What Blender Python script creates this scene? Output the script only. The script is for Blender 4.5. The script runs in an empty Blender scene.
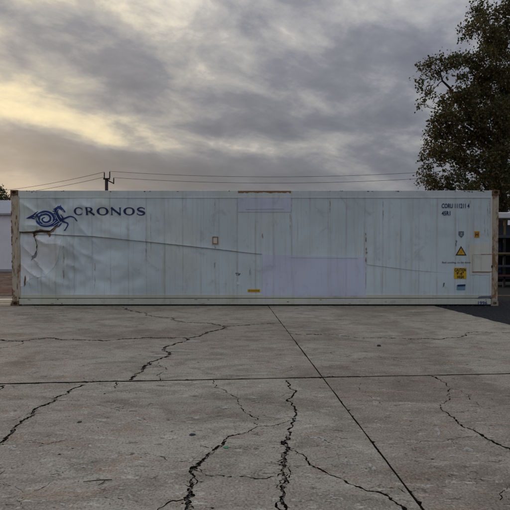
import bpy, bmesh, math, random
import numpy as np
from mathutils import Vector, noise as mnoise
from mathutils.geometry import delaunay_2d_cdt

# ------------------------------------------------------------------ camera, sky, sun, exposure
scene = bpy.context.scene
COL = scene.collection
CAM_H, PITCH, FPX = 1.6, math.atan(13/510), 510.0
cam = bpy.data.cameras.new('camera'); cam.sensor_width = 36; cam.lens = 36.0
cam.clip_start = 0.05; cam.clip_end = 6000
camo = bpy.data.objects.new('camera', cam); COL.objects.link(camo)
camo.location = (0, 0, CAM_H); camo.rotation_euler = (math.pi/2 - PITCH, 0, 0)
scene.camera = camo

SUN_EL, SUN_AZ = math.radians(9), math.radians(-30)       # ahead and to the left, behind cloud
EXPOSURE = 0.75
scene.cycles.max_bounces = 5; scene.cycles.diffuse_bounces = 3; scene.cycles.glossy_bounces = 2; scene.cycles.transmission_bounces = 2
scene.cycles.use_adaptive_sampling = True; scene.cycles.adaptive_threshold = 0.02
scene.view_settings.view_transform = 'Standard'
scene.view_settings.look = 'None'
scene.view_settings.gamma = 1.0
scene.view_settings.use_curve_mapping = False
scene.view_settings.exposure = EXPOSURE


class S:
    """shader socket with arithmetic"""
    nt = None
    def __init__(s, sock): s.s = sock
    @staticmethod
    def m(op, *a, clamp=False):
        n = S.nt.nodes.new('ShaderNodeMath'); n.operation = op; n.use_clamp = clamp
        for i, v in enumerate(a):
            if isinstance(v, S): S.nt.links.new(v.s, n.inputs[i])
            else: n.inputs[i].default_value = v
        return S(n.outputs[0])
    def __add__(s, o): return S.m('ADD', s, o)
    __radd__ = __add__
    def __sub__(s, o): return S.m('SUBTRACT', s, o)
    def __rsub__(s, o): return S.m('SUBTRACT', o, s)
    def __mul__(s, o): return S.m('MULTIPLY', s, o)
    __rmul__ = __mul__
    def __truediv__(s, o): return S.m('DIVIDE', s, o)
    def __rtruediv__(s, o): return S.m('DIVIDE', o, s)
    def __pow__(s, o): return S.m('POWER', s, o)


def setin(node, key, v):
    if isinstance(v, S): S.nt.links.new(v.s, node.inputs[key])
    elif v is not None:
        d = node.inputs[key]
        if hasattr(d.default_value, '__len__') and len(d.default_value) == 4 and len(v) == 3: v = (*v, 1)
        d.default_value = v


DIMS = ['3D']


def nnoise(vec, scale, detail=4, rough=0.5, dist=0.0, col=False):
    n = S.nt.nodes.new('ShaderNodeTexNoise'); n.noise_dimensions = DIMS[0]
    setin(n, 'Vector', vec); setin(n, 'Scale', scale); setin(n, 'Detail', detail)
    setin(n, 'Roughness', rough); setin(n, 'Distortion', dist)
    return S(n.outputs[1 if col else 0])


def nvor(vec, scale, feature='F1', out='Distance', rnd=1.0):
    n = S.nt.nodes.new('ShaderNodeTexVoronoi'); n.feature = feature; n.voronoi_dimensions = DIMS[0]
    setin(n, 'Vector', vec); setin(n, 'Scale', scale); setin(n, 'Randomness', rnd)
    return S(n.outputs[out])


def ncomb(x, y, z):
    n = S.nt.nodes.new('ShaderNodeCombineXYZ')
    setin(n, 0, x); setin(n, 1, y); setin(n, 2, z); return S(n.outputs[0])


def nsep(v):
    n = S.nt.nodes.new('ShaderNodeSeparateXYZ'); setin(n, 0, v)
    return [S(o) for o in n.outputs]


def nmix(f, a, b, mode='MIX'):
    n = S.nt.nodes.new('ShaderNodeMix'); n.data_type = 'RGBA'; n.blend_type = mode
    setin(n, 0, f)
    for k, v in ((6, a), (7, b)):
        if isinstance(v, S): S.nt.links.new(v.s, n.inputs[k])
        else: n.inputs[k].default_value = (*v[:3], 1)
    return S(n.outputs[2])


def nstep(v, a, b):
    """smooth 0..1 from a to b"""
    n = S.nt.nodes.new('ShaderNodeMapRange'); n.interpolation_type = 'SMOOTHSTEP'
    setin(n, 0, v); n.inputs[1].default_value = a; n.inputs[2].default_value = b
    n.inputs[3].default_value = 0; n.inputs[4].default_value = 1
    return S(n.outputs[0])


def nmap(vec, scale=(1, 1, 1), rot=(0, 0, 0), loc=(0, 0, 0)):
    n = S.nt.nodes.new('ShaderNodeMapping'); setin(n, 0, vec)
    n.inputs[1].default_value = loc; n.inputs[2].default_value = rot; n.inputs[3].default_value = scale
    return S(n.outputs[0])


# ---- world: NISHITA sky behind a broken stratus deck
world = bpy.data.worlds.new('World'); scene.world = world; world.use_nodes = True
world.cycles.sampling_method = 'MANUAL'; world.cycles.sample_map_resolution = 256
nt = world.node_tree; nt.nodes.clear(); S.nt = nt
tc = nt.nodes.new('ShaderNodeTexCoord'); D = S(tc.outputs['Generated'])
dx, dy, dz = nsep(D)
sky = nt.nodes.new('ShaderNodeTexSky'); sky.sky_type = 'NISHITA'; sky.sun_disc = False
sky.sun_elevation = SUN_EL; sky.sun_rotation = SUN_AZ
sky.air_density = 1.0; sky.dust_density = 2.0; sky.ozone_density = 1.5
U = S.m('ARCTAN2', dx, dy); Vv = S.m('ARCSINE', dz)
k = 1.0 / (S.m('MAXIMUM', dz, 0.0) + 0.33)
P = ncomb(dx*k, dy*k, 0.0)
DIMS[0] = '2D'


def lobe(px, py, a, b, ang=0.0):
    """soft patch of thin or thick cloud at a direction in the sky; sizes in degrees"""
    u0, v0 = math.atan((px-255)/510), math.atan((242-py)/510)
    c, s = math.cos(math.radians(ang)), math.sin(math.radians(ang))
    du, dv = U-u0, Vv-v0
    p = (du*c + dv*s)*(1/math.radians(a)); q = (dv*c - du*s)*(1/math.radians(b))
    return S.m('EXPONENT', (p*p + q*q)*-1.0)


Pr = nmap(P, (1.0, 1.0, 1.0), (0, 0, math.radians(-30)), (3.1, 1.7, 0))
nA = nnoise(nmap(Pr, (0.66, 1.35, 1), (0, 0, 0), (0.7, 0.4, 0)), 1.9, 4, 0.5, 0.3)
nB = nnoise(nmap(Pr, (0.88, 1.12, 1), (0, 0, 0), (7, 3, 0)), 5.4, 6, 0.60, 0.15)
nC = nnoise(nmap(P, (0.6, 1, 1), (0, 0, 0), (11, 5, 0)), 0.7, 1, 0.5, 0.0)
low = nstep(Vv, math.radians(3.5), math.radians(11))       # the deck is smooth far away, mottled overhead
b = (nA-0.5)*0.98 + (nB-0.5)*(low*0.80 + 0.35) + (nC-0.5)*0.55 + low*0.20 + 0.20
b = b + lobe(50, 126, 9.0, 1.3, -11)*0.34 + lobe(100, 142, 4.0, 0.9, -12)*0.26 + lobe(0, 129, 3.0, 0.9, 0)*0.24 + lobe(175, 112, 5, 1.5, -20)*0.14 \
      - lobe(195, 128, 6, 2.0, -4)*0.16 + lobe(270, 146, 8, 1.0, -3)*0.14 + lobe(285, 28, 5, 2.6, -35)*0.14 + lobe(25, 45, 9, 2.4, -28)*0.02 - lobe(10, 85, 7, 1.6, -15)*0.14 + lobe(200, 60, 3.5, 2.0, -30)*0.14 \
      - lobe(60, 163, 18, 2.0, -5)*0.50 - lobe(60, 68, 9, 1.3, -26)*0.20 - lobe(350, 85, 12, 5.0, 8)*0.16 - lobe(60, 30, 9, 4.0, -20)*0.10 \
      - lobe(125, 85, 7, 1.7, -20)*0.22 - lobe(300, 178, 16, 1.4, 0)*0.12 - lobe(300, 128, 8, 0.9, 3)*0.22
b = S.m('TANH', (b-0.45)*1.75)*0.5 + 0.47                 # soft limits, no flat patches
DIMS[0] = '3D'
ramp = nt.nodes.new('ShaderNodeValToRGB'); nt.links.new(b.s, ramp.inputs[0])
cr = ramp.color_ramp
for i, (p, c) in enumerate([(0.0, (0.066, 0.070, 0.084)), (0.35, (0.112, 0.115, 0.130)), (0.62, (0.198, 0.196, 0.193)), (1.0, (0.50, 0.462, 0.395))]):
    e = cr.elements[i] if i < 2 else cr.elements.new(p)
    e.position = p; e.color = (*c, 1)
SD = (math.sin(SUN_AZ)*math.cos(SUN_EL), math.cos(SUN_AZ)*math.cos(SUN_EL), math.sin(SUN_EL))
cosg = dx*SD[0] + dy*SD[1] + dz*SD[2]
glow = nstep(cosg, 0.86, 1.0)*(nstep(b, 0.40, 1.0)*0.88 + 0.08)
warm = nmix(glow, nmix(nstep(cosg, 0.35, 0.97), (0.955, 0.99, 1.075), (1.03, 1.0, 0.97)), (1.14, 1.02, 0.70))
cloud = nmix(1.0, S(ramp.outputs[0]), warm, 'MULTIPLY')
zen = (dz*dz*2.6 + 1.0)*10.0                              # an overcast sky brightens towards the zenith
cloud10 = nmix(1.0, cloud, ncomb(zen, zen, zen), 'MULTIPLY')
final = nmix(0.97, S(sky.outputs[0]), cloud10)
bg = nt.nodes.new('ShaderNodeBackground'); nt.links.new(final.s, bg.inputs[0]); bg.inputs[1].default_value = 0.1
wo = nt.nodes.new('ShaderNodeOutputWorld'); nt.links.new(bg.outputs[0], wo.inputs[0])

sun = bpy.data.lights.new('sun', 'SUN'); sun.energy = 0.5; sun.angle = math.radians(14); sun.color = (1.0, 0.82, 0.6)
suno = bpy.data.objects.new('sun', sun); COL.objects.link(suno)
suno.rotation_euler = Vector((-SD[0], -SD[1], -SD[2])).to_track_quat('-Z', 'Y').to_euler()
suno.location = (-20, 30, 20)


# ------------------------------------------------------------------ helpers
def ray(px, py):
    x, y = (px-255)/FPX, (255-py)/FPX
    c, s = math.cos(PITCH), math.sin(PITCH)
    return Vector((x, c + y*s, y*c - s))


def G(px, py, z=0.0):
    d = ray(px, py); t = (z-CAM_H)/d.z
    return Vector((d.x*t, d.y*t, z))


def at(px, py, Y):
    d = ray(px, py); t = Y/d.y
    return Vector((d.x*t, Y, CAM_H + d.z*t))


def link(name, me, mat, parent=None, smooth=False):
    o = bpy.data.objects.new(name, me); COL.objects.link(o)
    if mat and not me.materials: me.materials.append(mat)
    if parent: o.parent = parent
    if smooth:
        for p in me.polygons: p.use_smooth = True
    return o


def obj(name, bm, mat, parent=None, smooth=False):
    me = bpy.data.meshes.new(name); bm.to_mesh(me); bm.free()
    return link(name, me, mat, parent, smooth)


def pyobj(name, v, f, mat, parent=None, smooth=False):
    me = bpy.data.meshes.new(name); me.from_pydata(v, [], f); me.update()
    return link(name, me, mat, parent, smooth)


def empty(name, loc=(0, 0, 0)):
    o = bpy.data.objects.new(name, None); COL.objects.link(o); o.location = loc; o.empty_display_size = 0.1
    return o


def tag(o, label=None, cat=None, group=None, kind=None):
    if label: o['label'] = label
    if cat: o['category'] = cat
    if group: o['group'] = group
    if kind: o['kind'] = kind
    return o


def box(bm, x0, x1, y0, y1, z0, z1, bev=0.0):
    vs = [bm.verts.new((x, y, z)) for z in (z0, z1) for x, y in ((x0, y0), (x1, y0), (x1, y1), (x0, y1))]
    fs = [bm.faces.new([vs[i] for i in q]) for q in ((3, 2, 1, 0), (4, 5, 6, 7), (0, 1, 5, 4), (1, 2, 6, 5), (2, 3, 7, 6), (3, 0, 4, 7))]
    if bev:
        es = set(e for f in fs for e in f.edges)
        bmesh.ops.bevel(bm, geom=list(es), offset=bev, segments=2, affect='EDGES', profile=0.5)
    return bm


def bx(*a, **k): return box(bmesh.new(), *a, **k)


def tube(bm, pts, rads, n=8, cap=True):
    rings = []
    pts = [Vector(p) for p in pts]
    up = Vector((0.31, 0.2, 0.93))
    for i, p in enumerate(pts):
        d = (pts[min(i+1, len(pts)-1)] - pts[max(i-1, 0)]).normalized()
        a = d.cross(up)
        if a.length < 1e-3: a = d.cross(Vector((1, 0, 0)))
        a.normalize(); c = d.cross(a)
        r = rads[i] if hasattr(rads, '__len__') else rads
        rings.append([bm.verts.new(p + (a*math.cos(2*math.pi*j/n) + c*math.sin(2*math.pi*j/n))*r) for j in range(n)])
    for A, B in zip(rings, rings[1:]):
        for j in range(n): bm.faces.new((A[j], A[(j+1) % n], B[(j+1) % n], B[j]))
    if cap:
        bm.faces.new(rings[0][::-1]); bm.faces.new(rings[-1])
    return bm


def new_mat(name, rough=0.7, spec=0.3):
    m = bpy.data.materials.new(name); m.use_nodes = True
    S.nt = m.node_tree
    p = m.node_tree.nodes['Principled BSDF']
    p.inputs['Roughness'].default_value = rough
    p.inputs['Specular IOR Level'].default_value = spec
    t = S.nt.nodes.new('ShaderNodeTexCoord')
    return m, p, S(t.outputs['Object'])


def bump(p, h, strength=0.3, dist=0.01):
    n = S.nt.nodes.new('ShaderNodeBump'); setin(n, 'Height', h)
    n.inputs['Strength'].default_value = strength; n.inputs['Distance'].default_value = dist
    S.nt.links.new(n.outputs[0], p.inputs['Normal'])


def simple(name, c, var=0.25, scale=12, rough=0.7, metal=0.0, rust=0.0):
    m, p, O = new_mat(name, rough)
    n = nnoise(O, scale, 5, 0.6)
    c2 = tuple(x*(1-var) for x in c); c3 = tuple(min(1, x*(1+var)) for x in c)
    col = nmix(n, c2, c3)
    if rust:
        r = nstep(nnoise(nmap(O, loc=(3, 9, 1)), scale*0.6, 6, 0.65), 0.62-rust*0.3, 0.72-rust*0.2)
        col = nmix(r, col, (0.11, 0.05, 0.025))
    setin(p, 'Base Color', col); p.inputs['Metallic'].default_value = metal
    bump(p, n, 0.15, 0.004)
    return m


# ------------------------------------------------------------------ materials of the ground
def concrete_material():
    m, p, O = new_mat('weathered_concrete', 0.9, 0.2)
    DIMS[0] = '2D'
    big = nnoise(O, 0.5, 4, 0.62, 0.5); mid = nnoise(nmap(O, (0.8, 1.6, 1)), 2.3, 5, 0.68, 0.6)
    fine = nnoise(O, 26, 3, 0.7); grain = nnoise(O, 150, 1, 0.6)
    pit = nnoise(nmap(O, loc=(3, 3, 0)), 62, 3, 0.7, 0.2)
    col = nmix(nstep(big, 0.32, 0.68), (0.325, 0.292, 0.239), (0.410, 0.382, 0.320))
    col = nmix(nstep(mid, 0.46, 0.66)*0.72, col, (0.211, 0.189, 0.151))
    col = nmix(nstep(mid, 0.47, 0.30)*0.45, col, (0.472, 0.445, 0.377))
    red = nnoise(nmap(O, (0.7, 1.5, 1), loc=(9, 2, 0)), 2.6, 5, 0.75, 0.5)
    col = nmix(nstep(red, 0.56, 0.68)*0.45, col, (0.303, 0.186, 0.125))
    # scuffs, drips of paint
    sc = nnoise(nmap(O, (0.8, 2.4, 1), (0, 0, 0.35), (2, 6, 0)), 6.5, 4, 0.78, 0.3)
    col = nmix(nstep(sc, 0.61, 0.67)*0.8, col, (0.590, 0.569, 0.514))
    sd = nnoise(nmap(O, (0.9, 1.7, 1), (0, 0, -0.2), (12, 16, 0)), 8.5, 4, 0.72, 0.4)
    col = nmix(nstep(sd, 0.62, 0.68)*0.75, col, (0.085, 0.074, 0.060))
    col = nmix(nstep(sd, 0.36, 0.31)*0.7, col, (0.540, 0.512, 0.446))
    oil = nstep(nnoise(nmap(O, (0.8, 1.5, 1), loc=(1, 4, 0)), 1.0, 4, 0.65, 0.6), 0.55, 0.78)
    col = nmix(oil*0.45, col, (0.177, 0.156, 0.129))
    # hairline crazing
    w = nnoise(O, 2.6, 4, 0.65, 0, True)
    hair = nstep(nvor(nmix(0.30, O, w, 'ADD'), 0.8, 'DISTANCE_TO_EDGE'), 0.007, 0.002)*nstep(big, 0.50, 0.58)*nstep(fine, 0.45, 0.56)
    col = nmix(hair*0.5, col, (0.103, 0.087, 0.071))
    col = nmix(nstep(pit, 0.55, 0.64)*0.75, col, (0.143, 0.128, 0.105))
    col = nmix(nstep(pit, 0.44, 0.34)*0.6, col, (0.505, 0.473, 0.404))
    oi = S.nt.nodes.new('ShaderNodeObjectInfo'); rs_ = S(oi.outputs['Random'])
    col = nmix(rs_*0.5, col, nmix(1.0, col, (0.84, 0.79, 0.75), 'MULTIPLY'))
    st9 = nnoise(nmap(O, (1, 1.2, 1), loc=(21, 3, 0)), 0.33, 3, 0.6, 0.8)
    col = nmix(nstep(st9, 0.50, 0.60)*0.6, col, nmix(1.0, col, (0.72, 0.69, 0.66), 'MULTIPLY'))
    col = nmix(grain*0.40 + fine*0.35, col, nmix(1.0, col, (0.60, 0.585, 0.565), 'MULTIPLY'))
    setin(p, 'Base Color', col)
    bump(p, nnoise(O, 26, 3, 0.7)*0.8 + grain*0.4, 0.6, 0.012)
    DIMS[0] = '3D'
    return m


def asphalt_material():
    m, p, O = new_mat('dark_asphalt', 0.92, 0.2)
    g = nvor(O, 60); n = nnoise(O, 0.7, 5, 0.6, 0.3)
    col = nmix(n, (0.010, 0.010, 0.011), (0.026, 0.026, 0.026))
    col = nmix(nstep(nvor(O, 25, 'F1'), 0.14, 0.06)*0.35, col, (0.07, 0.068, 0.066))
    setin(p, 'Base Color', col); bump(p, g + nnoise(O, 18, 4)*0.6, 0.6, 0.015)
    return m


def soil_material():
    m, p, O = new_mat('red_brown_earth', 0.95, 0.15)
    n = nnoise(nmap(O, (0.9, 1.0, 1)), 2.2, 6, 0.72, 0.4); f = nnoise(O, 14, 5, 0.7)
    col = nmix(nstep(n, 0.35, 0.65), (0.10, 0.055, 0.037), (0.24, 0.17, 0.125))
    col = nmix(nstep(nnoise(nmap(O, (0.8, 0.8, 1), loc=(3, 1, 0)), 0.6, 5, 0.7), 0.5, 0.62)*0.6, col, (0.20, 0.075, 0.045))
    col = nmix(f*0.5, col, (0.07, 0.05, 0.04))
    setin(p, 'Base Color', col); bump(p, f, 0.7, 0.03)
    return m


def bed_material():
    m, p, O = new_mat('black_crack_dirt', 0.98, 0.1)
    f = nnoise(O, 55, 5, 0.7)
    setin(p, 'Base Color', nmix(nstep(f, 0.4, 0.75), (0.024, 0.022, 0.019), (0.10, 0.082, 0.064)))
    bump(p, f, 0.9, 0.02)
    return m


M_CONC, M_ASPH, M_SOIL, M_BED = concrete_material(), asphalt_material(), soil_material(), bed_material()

# ------------------------------------------------------------------ ground
R = 2500
g = pyobj('ground', [(-R, -R, -0.09), (R, -R, -0.09), (R, R, -0.09), (-R, R, -0.09)], [(0, 1, 2, 3)], M_SOIL)
tag(g, 'brown earth ground reaching out to the horizon', 'ground', kind='structure')

# slab frame: origin at the crossing of the two saw-cut joints
OX, OY = 0.80, 6.00
ET, ES = Vector((-0.0695, 1.0)), Vector((1.0, 0.074))


def st(s, t): return Vector((OX, OY)) + ES*s + ET*t


def edge_x(y): return 4.50 + (12.7-y)*0.150               # ragged edge of the concrete against the asphalt


def right(t):
    lo, hi = 0.0, 12.0
    for _ in range(40):
        mid = (lo+hi)/2; q = st(mid, t)
        if q.x < edge_x(q.y): lo = mid
        else: hi = mid
    return lo


J, JT = 0.0055, 0.018
rows = [(-13.0, -6.4), (-6.4, 0.0), (0.0, 7.6), (7.6, 9.6)]
slabs = []
for t0, t1 in rows:
    for s0, s1 in ((-13.5, -7.1), (-7.1, 0.0)):
        slabs.append([st(s0+J, t0+JT), st(s1-J, t0+JT), st(s1-J, t1-JT), st(s0+J, t1-JT)])
    slabs.append([st(J, t0+JT), st(right(t0+JT), t0+JT), st(right(t1-JT), t1-JT), st(J, t1-JT)])

bedp = [st(-13.6, -13.1), st(right(-13.1)-0.01, -13.1), st(right(9.7)-0.01, 9.7), st(-13.6, 9.7)]
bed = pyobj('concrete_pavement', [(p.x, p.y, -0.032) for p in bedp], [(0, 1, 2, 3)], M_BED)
tag(bed, 'cracked grey concrete yard of large cast slabs in front of container', 'pavement', kind='structure')

# asphalt to the right of the slab edge
av = []
for y in np.linspace(-20, 17.6, 40):
    e = edge_x(y) + 0.004
    av += [(e, y, -0.006), (60, y, -0.006)]
av += [(-3, 17.6, -0.006), (60, 17.6, -0.006), (-3, 70, -0.006), (60, 70, -0.006)]
af = [(2*i, 2*i+1, 2*i+3, 2*i+2) for i in range(39)] + [(80, 81, 83, 82)]
a = pyobj('asphalt_yard', av, af, M_ASPH)
tag(a, 'black asphalt beside and behind the container', 'asphalt', kind='structure')

# cracks, picked off the photograph as ground points: (pixels, half width in metres at start / end, gaps)
rc = random.Random(11)
CR = [
 ([(285.7,380),(288,386),(293,395),(291.5,405),(294,418),(289.5,428),(284.4,441)], .007, .016, 0),
 ([(284.4,441),(283,454),(280.6,464),(283,472),(285.7,482),(284,492),(282,500),(283,512)], .028, .014, 0),
 ([(288,474),(279,480),(276,487),(284,492)], .006, .006, .1), ([(290,466),(291,474),(284,479)], .005, .005, .1),
 ([(282,498),(276,502),(278,508),(286,510),(296,514)], .008, .008, .05),
 ([(293,420),(282,423),(260,426),(239.6,433.5),(224,441)], .006, .012, .04),
 ([(224,441),(216.7,447),(206.5,456.5),(199,465),(191,473)], .016, .026, 0),
 ([(191,473),(190,481),(190.7,491),(186.6,498.5),(190,506),(191,516)], .017, .034, 0),
 ([(226,440),(222,446),(215,450),(210,452)], .006, .006, .1), ([(194,476),(194,484),(191,489)], .007, .007, 0),
 ([(186.6,498.5),(173,500),(163,506),(150,512)], .009, .007, .05),
 ([(199,468),(211.6,475.6),(222,475),(242,476),(260,478),(265,478),(278,475.6),(283,472)], .006, .009, .1),
 ([(288,449),(306,456.5),(319,468),(334,475.6),(352,484.5),(370,491),(380,492),(390,497)], .008, .011, .02),
 ([(390,497),(400,505),(405,513)], .016, .018, 0),
 ([(200,445.5),(230,447),(262,446),(282,446),(300,445.5),(340,447),(352,446)], .003, .003, .35),
 ([(130,454),(165,458),(199,461.6)], .003, .003, .3),
 ([(213,379),(232,395),(242,408),(247,413),(257.5,425)], .005, .006, .12),
 ([(131,380),(143,369),(157,360),(168,346),(186,338),(206.5,332),(224,326)], .022, .026, .0),
 ([(224,326),(260,324),(281,323.5)], .024, .024, .0),
 ([(0,339.5),(23,341),(48,338),(94,340),(110,340),(130,338.5),(158,338),(186,337.5)], .024, .026, .02),
 ([(23,341),(15,346),(0,348),(-12,350)], .008, .006, .15),
 ([(112,306.5),(130,310),(145,313),(173,318),(194,322.5),(224,326)], .022, .022, .1),
 ([(14,315),(40,314.5),(94,312.5)], .014, .012, .35),
 ([(288,333),(316,334.5),(342,335.7),(380,338),(413,339),(441,339),(467,333),(490,332),(512,332)], .017, .016, .15),
 ([(84,384.6),(69,393),(48.5,404),(33,410.6),(27,418),(13,430),(5,440),(-2,447)], .013, .016, .0),
 ([(34,411.5),(25,415),(15,419.5),(4,421.5),(-6,423)], .008, .004, .15),
 ([(37,410),(31,416)], .010, .006, .0),
 ([(0,442),(25,442),(48,444),(76,440),(97,437.5)], .004, .003, .3),
 ([(0,474),(13,468),(25,463)], .004, .003, .2),
 ([(0,483),(18,488),(24,495),(38,490),(51,481)], .003, .003, .3),
 ([(20,505),(24,495)], .003, .003, .3),
 ([(436,377),(441,380),(450,388),(450,398),(441,403),(442.5,410.6)], .006, .005, .15),
 ([(442.5,410.6),(456.5,421),(469,428.5),(482,435),(495,442.5),(514,454)], .008, .019, .0),
 ([(415,443),(431,441),(449,439),(469,436.6),(479,435.5)], .003, .006, .2),
 ([(450,388),(469,395),(477,402),(496,412)], .004, .003, .25),
 ([(158,362),(163,372),(160,380)], .006, .006, .3),
 ([(360,383),(372,398),(383,405)], .003, .003, .4),
 ([(86,382.2),(97,381.5),(108,381.2)], .022, .018, .1), ([(116,382),(115,388)], .008, .005, .0),
 ([(0,386.5),(5,385)], .020, .02, .0), ([(-4,392),(3,386)], .012, .012, .0),
 ([(30,300),(40,310),(90,308.5),(140,309)], .007, .006, .5),
 ([(330,352),(352,358),(380,357),(402,362)], .004, .004, .5),
 ([(250,400),(262,402),(280,401)], .003, .003, .45),
 ([(500,500),(505,490),(514,484)], .004, .003, .2), ([(405,492),(398,487),(380,486)], .004, .003, .2),
 ([(408,472),(416,470)], .004, .002, .2),
 ([(320,378),(331,376),(340,377)], .012, .006, .1), ([(432,376),(438,379)], .014, .008, .0),
]
for _ in range(26):                                        # stray hairlines between the main cracks
    px_, py_ = rc.uniform(5, 505), rc.uniform(345, 505); dx_, dy_ = rc.uniform(-38, 38), rc.uniform(-9, 9)
    CR.append(([(px_, py_), (px_+dx_*.5+rc.uniform(-5, 5), py_+dy_*.5+rc.uniform(-2, 2)), (px_+dx_, py_+dy_)], .0030, .0020, .3))
QUADS = []
WIDE = []
for pts, w0, w1, gap in CR:
    P2 = [G(*p).to_2d() for p in pts]
    if P2[0].y < 5.6: w0 *= 0.78; w1 *= 0.78
    amp = 0.19
    while True:
        L = max((b-a).length for a, b in zip(P2, P2[1:]))
        if L < 0.024: break
        Q = [P2[0]]
        for a_, b_ in zip(P2, P2[1:]):
            d = b_-a_
            if d.length >= 0.024:
                nrm = Vector((-d.y, d.x))
                Q.append((a_+b_)/2 + nrm*rc.uniform(-1, 1)*amp)
            Q.append(b_)
        P2 = Q
    n = len(P2); Lr = []
    wmod = 1.0
    for i, p in enumerate(P2):
        d = (P2[min(i+1, n-1)] - P2[max(i-1, 0)]); d.normalize()
        nr = Vector((-d.y, d.x)); f = i/(n-1)
        w = w0*(1-f) + w1*f
        wmod = 0.55*wmod + 0.45*rc.uniform(0.15, 1.65)
        a_ = w*wmod*rc.uniform(0.55, 1.4); c_ = w*wmod*rc.uniform(0.55, 1.4)
        if i == n-1: a_ *= 0.3; c_ *= 0.3
        Lr.append((p + nr*a_, p - nr*c_))
        if rc.random() < 0.13 and i:                      # short spurs off the main line
            sg = rc.choice((-1, 1)); d2 = (nr*sg + d*rc.uniform(-1, 1)).normalized(); ln = w*rc.uniform(1.5, 4.5)+.006; n2 = Vector((-d2.y, d2.x))*w*rc.uniform(.12, .35)
            QUADS.append([p - n2, p + d2*ln - n2*.3, p + d2*ln + n2*.3, p + n2])
        if w > 0.012: WIDE.append((p, w))
    off = False
    for i in range(n-1):
        if gap:
            if off: off = rc.random() > 0.45
            else: off = rc.random() < gap*0.55
            if off: continue
        (l0, r0), (l1, r1) = Lr[i], Lr[i+1]
        q = [r0, r1, l1, l0]
        ar = sum(q[j].x*q[(j+1) % 4].y - q[(j+1) % 4].x*q[j].y for j in range(4))
        if ar < 0: q = q[::-1]
        QUADS.append(q)
# chipped arrises along the joints
for _ in range(60):
    if rc.random() < 0.6: c = st(rc.uniform(-6.5, 4.2), rc.uniform(-0.014, 0.014))
    else: c = st(rc.uniform(-0.012, 0.012), rc.uniform(-4, 6.5))
    r = rc.uniform(0.008, 0.026)
    QUADS.append([c + Vector((math.cos(a), math.sin(a)))*r*rc.uniform(0.6, 1.5) for a in (0.3, 1.7, 3.3, 4.9)])
# pock marks
for _ in range(130):
    c = Vector((rc.uniform(-5, 4.4), rc.uniform(2.6, 11)))
    r = rc.uniform(0.004, 0.012)
    QUADS.append([c + Vector((math.cos(a)*1.6, math.sin(a)))*r*rc.uniform(0.6, 1.5) for a in (0.3, 1.7, 3.3, 4.9)])


def inside(x, y, poly):
    r = np.zeros(len(x), bool)
    for a_, b_ in zip(poly, poly[1:]+poly[:1]):
        if a_.y == b_.y: continue
        r ^= ((a_.y > y) != (b_.y > y)) & (x < (b_.x-a_.x)*(y-a_.y)/(b_.y-a_.y)+a_.x)
    return r


def slab_mesh(poly, idx):
    x0, x1 = min(p.x for p in poly), max(p.x for p in poly); y0, y1 = min(p.y for p in poly), max(p.y for p in poly)
    verts, faces = [], []
    # ragged outline: a vertex every 12 cm with millimetres of wander
    rr = random.Random(idx)
    ring = []
    for a_, b_ in zip(poly, poly[1:]+poly[:1]):
        d = b_-a_; n = max(1, int(d.length/0.12)); nr = Vector((-d.y, d.x)).normalized()
        asph = abs(a_.x-edge_x(a_.y)) < 0.02 and abs(b_.x-edge_x(b_.y)) < 0.02
        for i in range(n):
            q = a_ + d*i/n
            if i and n > 1: q = q + nr*(rr.uniform(-.02, .03) if asph else rr.uniform(-.0015, .005))
            ring.append(q)
    verts += ring; nr_ = len(ring); edges = [(i, (i+1) % nr_) for i in range(nr_)]; quads = []
    for q in QUADS:
        if all(p.x < x0-.1 or p.x > x1+.1 or p.y < y0-.1 or p.y > y1+.1 for p in q): continue
        b0 = len(verts); verts += q; edges += [(b0, b0+1), (b0+1, b0+2), (b0+2, b0+3), (b0+3, b0)]; quads.append(q)
    near = y1 > 1 and y0 < 13
    stp = 0.3 if near else 0.8
    for x in np.arange(x0+.1, x1, stp):
        for y in np.arange(y0+.1, y1, stp):
            verts.append(Vector((float(x)+rr.uniform(-.05, .05), float(y)+rr.uniform(-.05, .05))))
    vo, eo, fo, ov, oe, of = delaunay_2d_cdt([Vector(v) for v in verts], edges, [], 0, 1e-5)
    cx = np.array([sum((vo[i].x for i in f))/len(f) for f in fo]); cy = np.array([sum((vo[i].y for i in f))/len(f) for f in fo])
    keepf = inside(cx, cy, ring)
    for q in quads:
        w_ = np.nonzero((cx > min(p.x for p in q)) & (cx < max(p.x for p in q)) & (cy > min(p.y for p in q)) & (cy < max(p.y for p in q)))[0]
        if len(w_): keepf[w_] &= ~inside(cx[w_], cy[w_], q)
    bm = bmesh.new()
    bv = [bm.verts.new((v.x, v.y, 0.0035*mnoise.noise((v.x*0.7, v.y*0.7, idx*3.1)))) for v in vo]
    for f, o in zip(fo, keepf):
        if o:
            try: bm.faces.new([bv[i] for i in f])
            except ValueError: pass
    bmesh.ops.delete(bm, geom=[v for v in bm.verts if not v.link_faces], context='VERTS')
    bmesh.ops.recalc_face_normals(bm, faces=bm.faces)
    if sum(f.normal.z for f in bm.faces) < 0: bmesh.ops.reverse_faces(bm, faces=bm.faces)
    be = [e for e in bm.edges if e.is_boundary]
    # worn arrises on cracks
    for v in {v for e in be for v in e.verts}:
        v.co.z -= rr.uniform(0, 0.004)
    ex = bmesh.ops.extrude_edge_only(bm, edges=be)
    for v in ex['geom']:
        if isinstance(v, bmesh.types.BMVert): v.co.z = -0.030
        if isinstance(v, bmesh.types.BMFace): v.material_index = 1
    bmesh.ops.recalc_face_normals(bm, faces=bm.faces)
    return bm


for i, poly in enumerate(slabs):
    o = obj('concrete_slab', slab_mesh(poly, i), M_CONC, bed); o.data.materials.append(M_BED)

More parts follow.
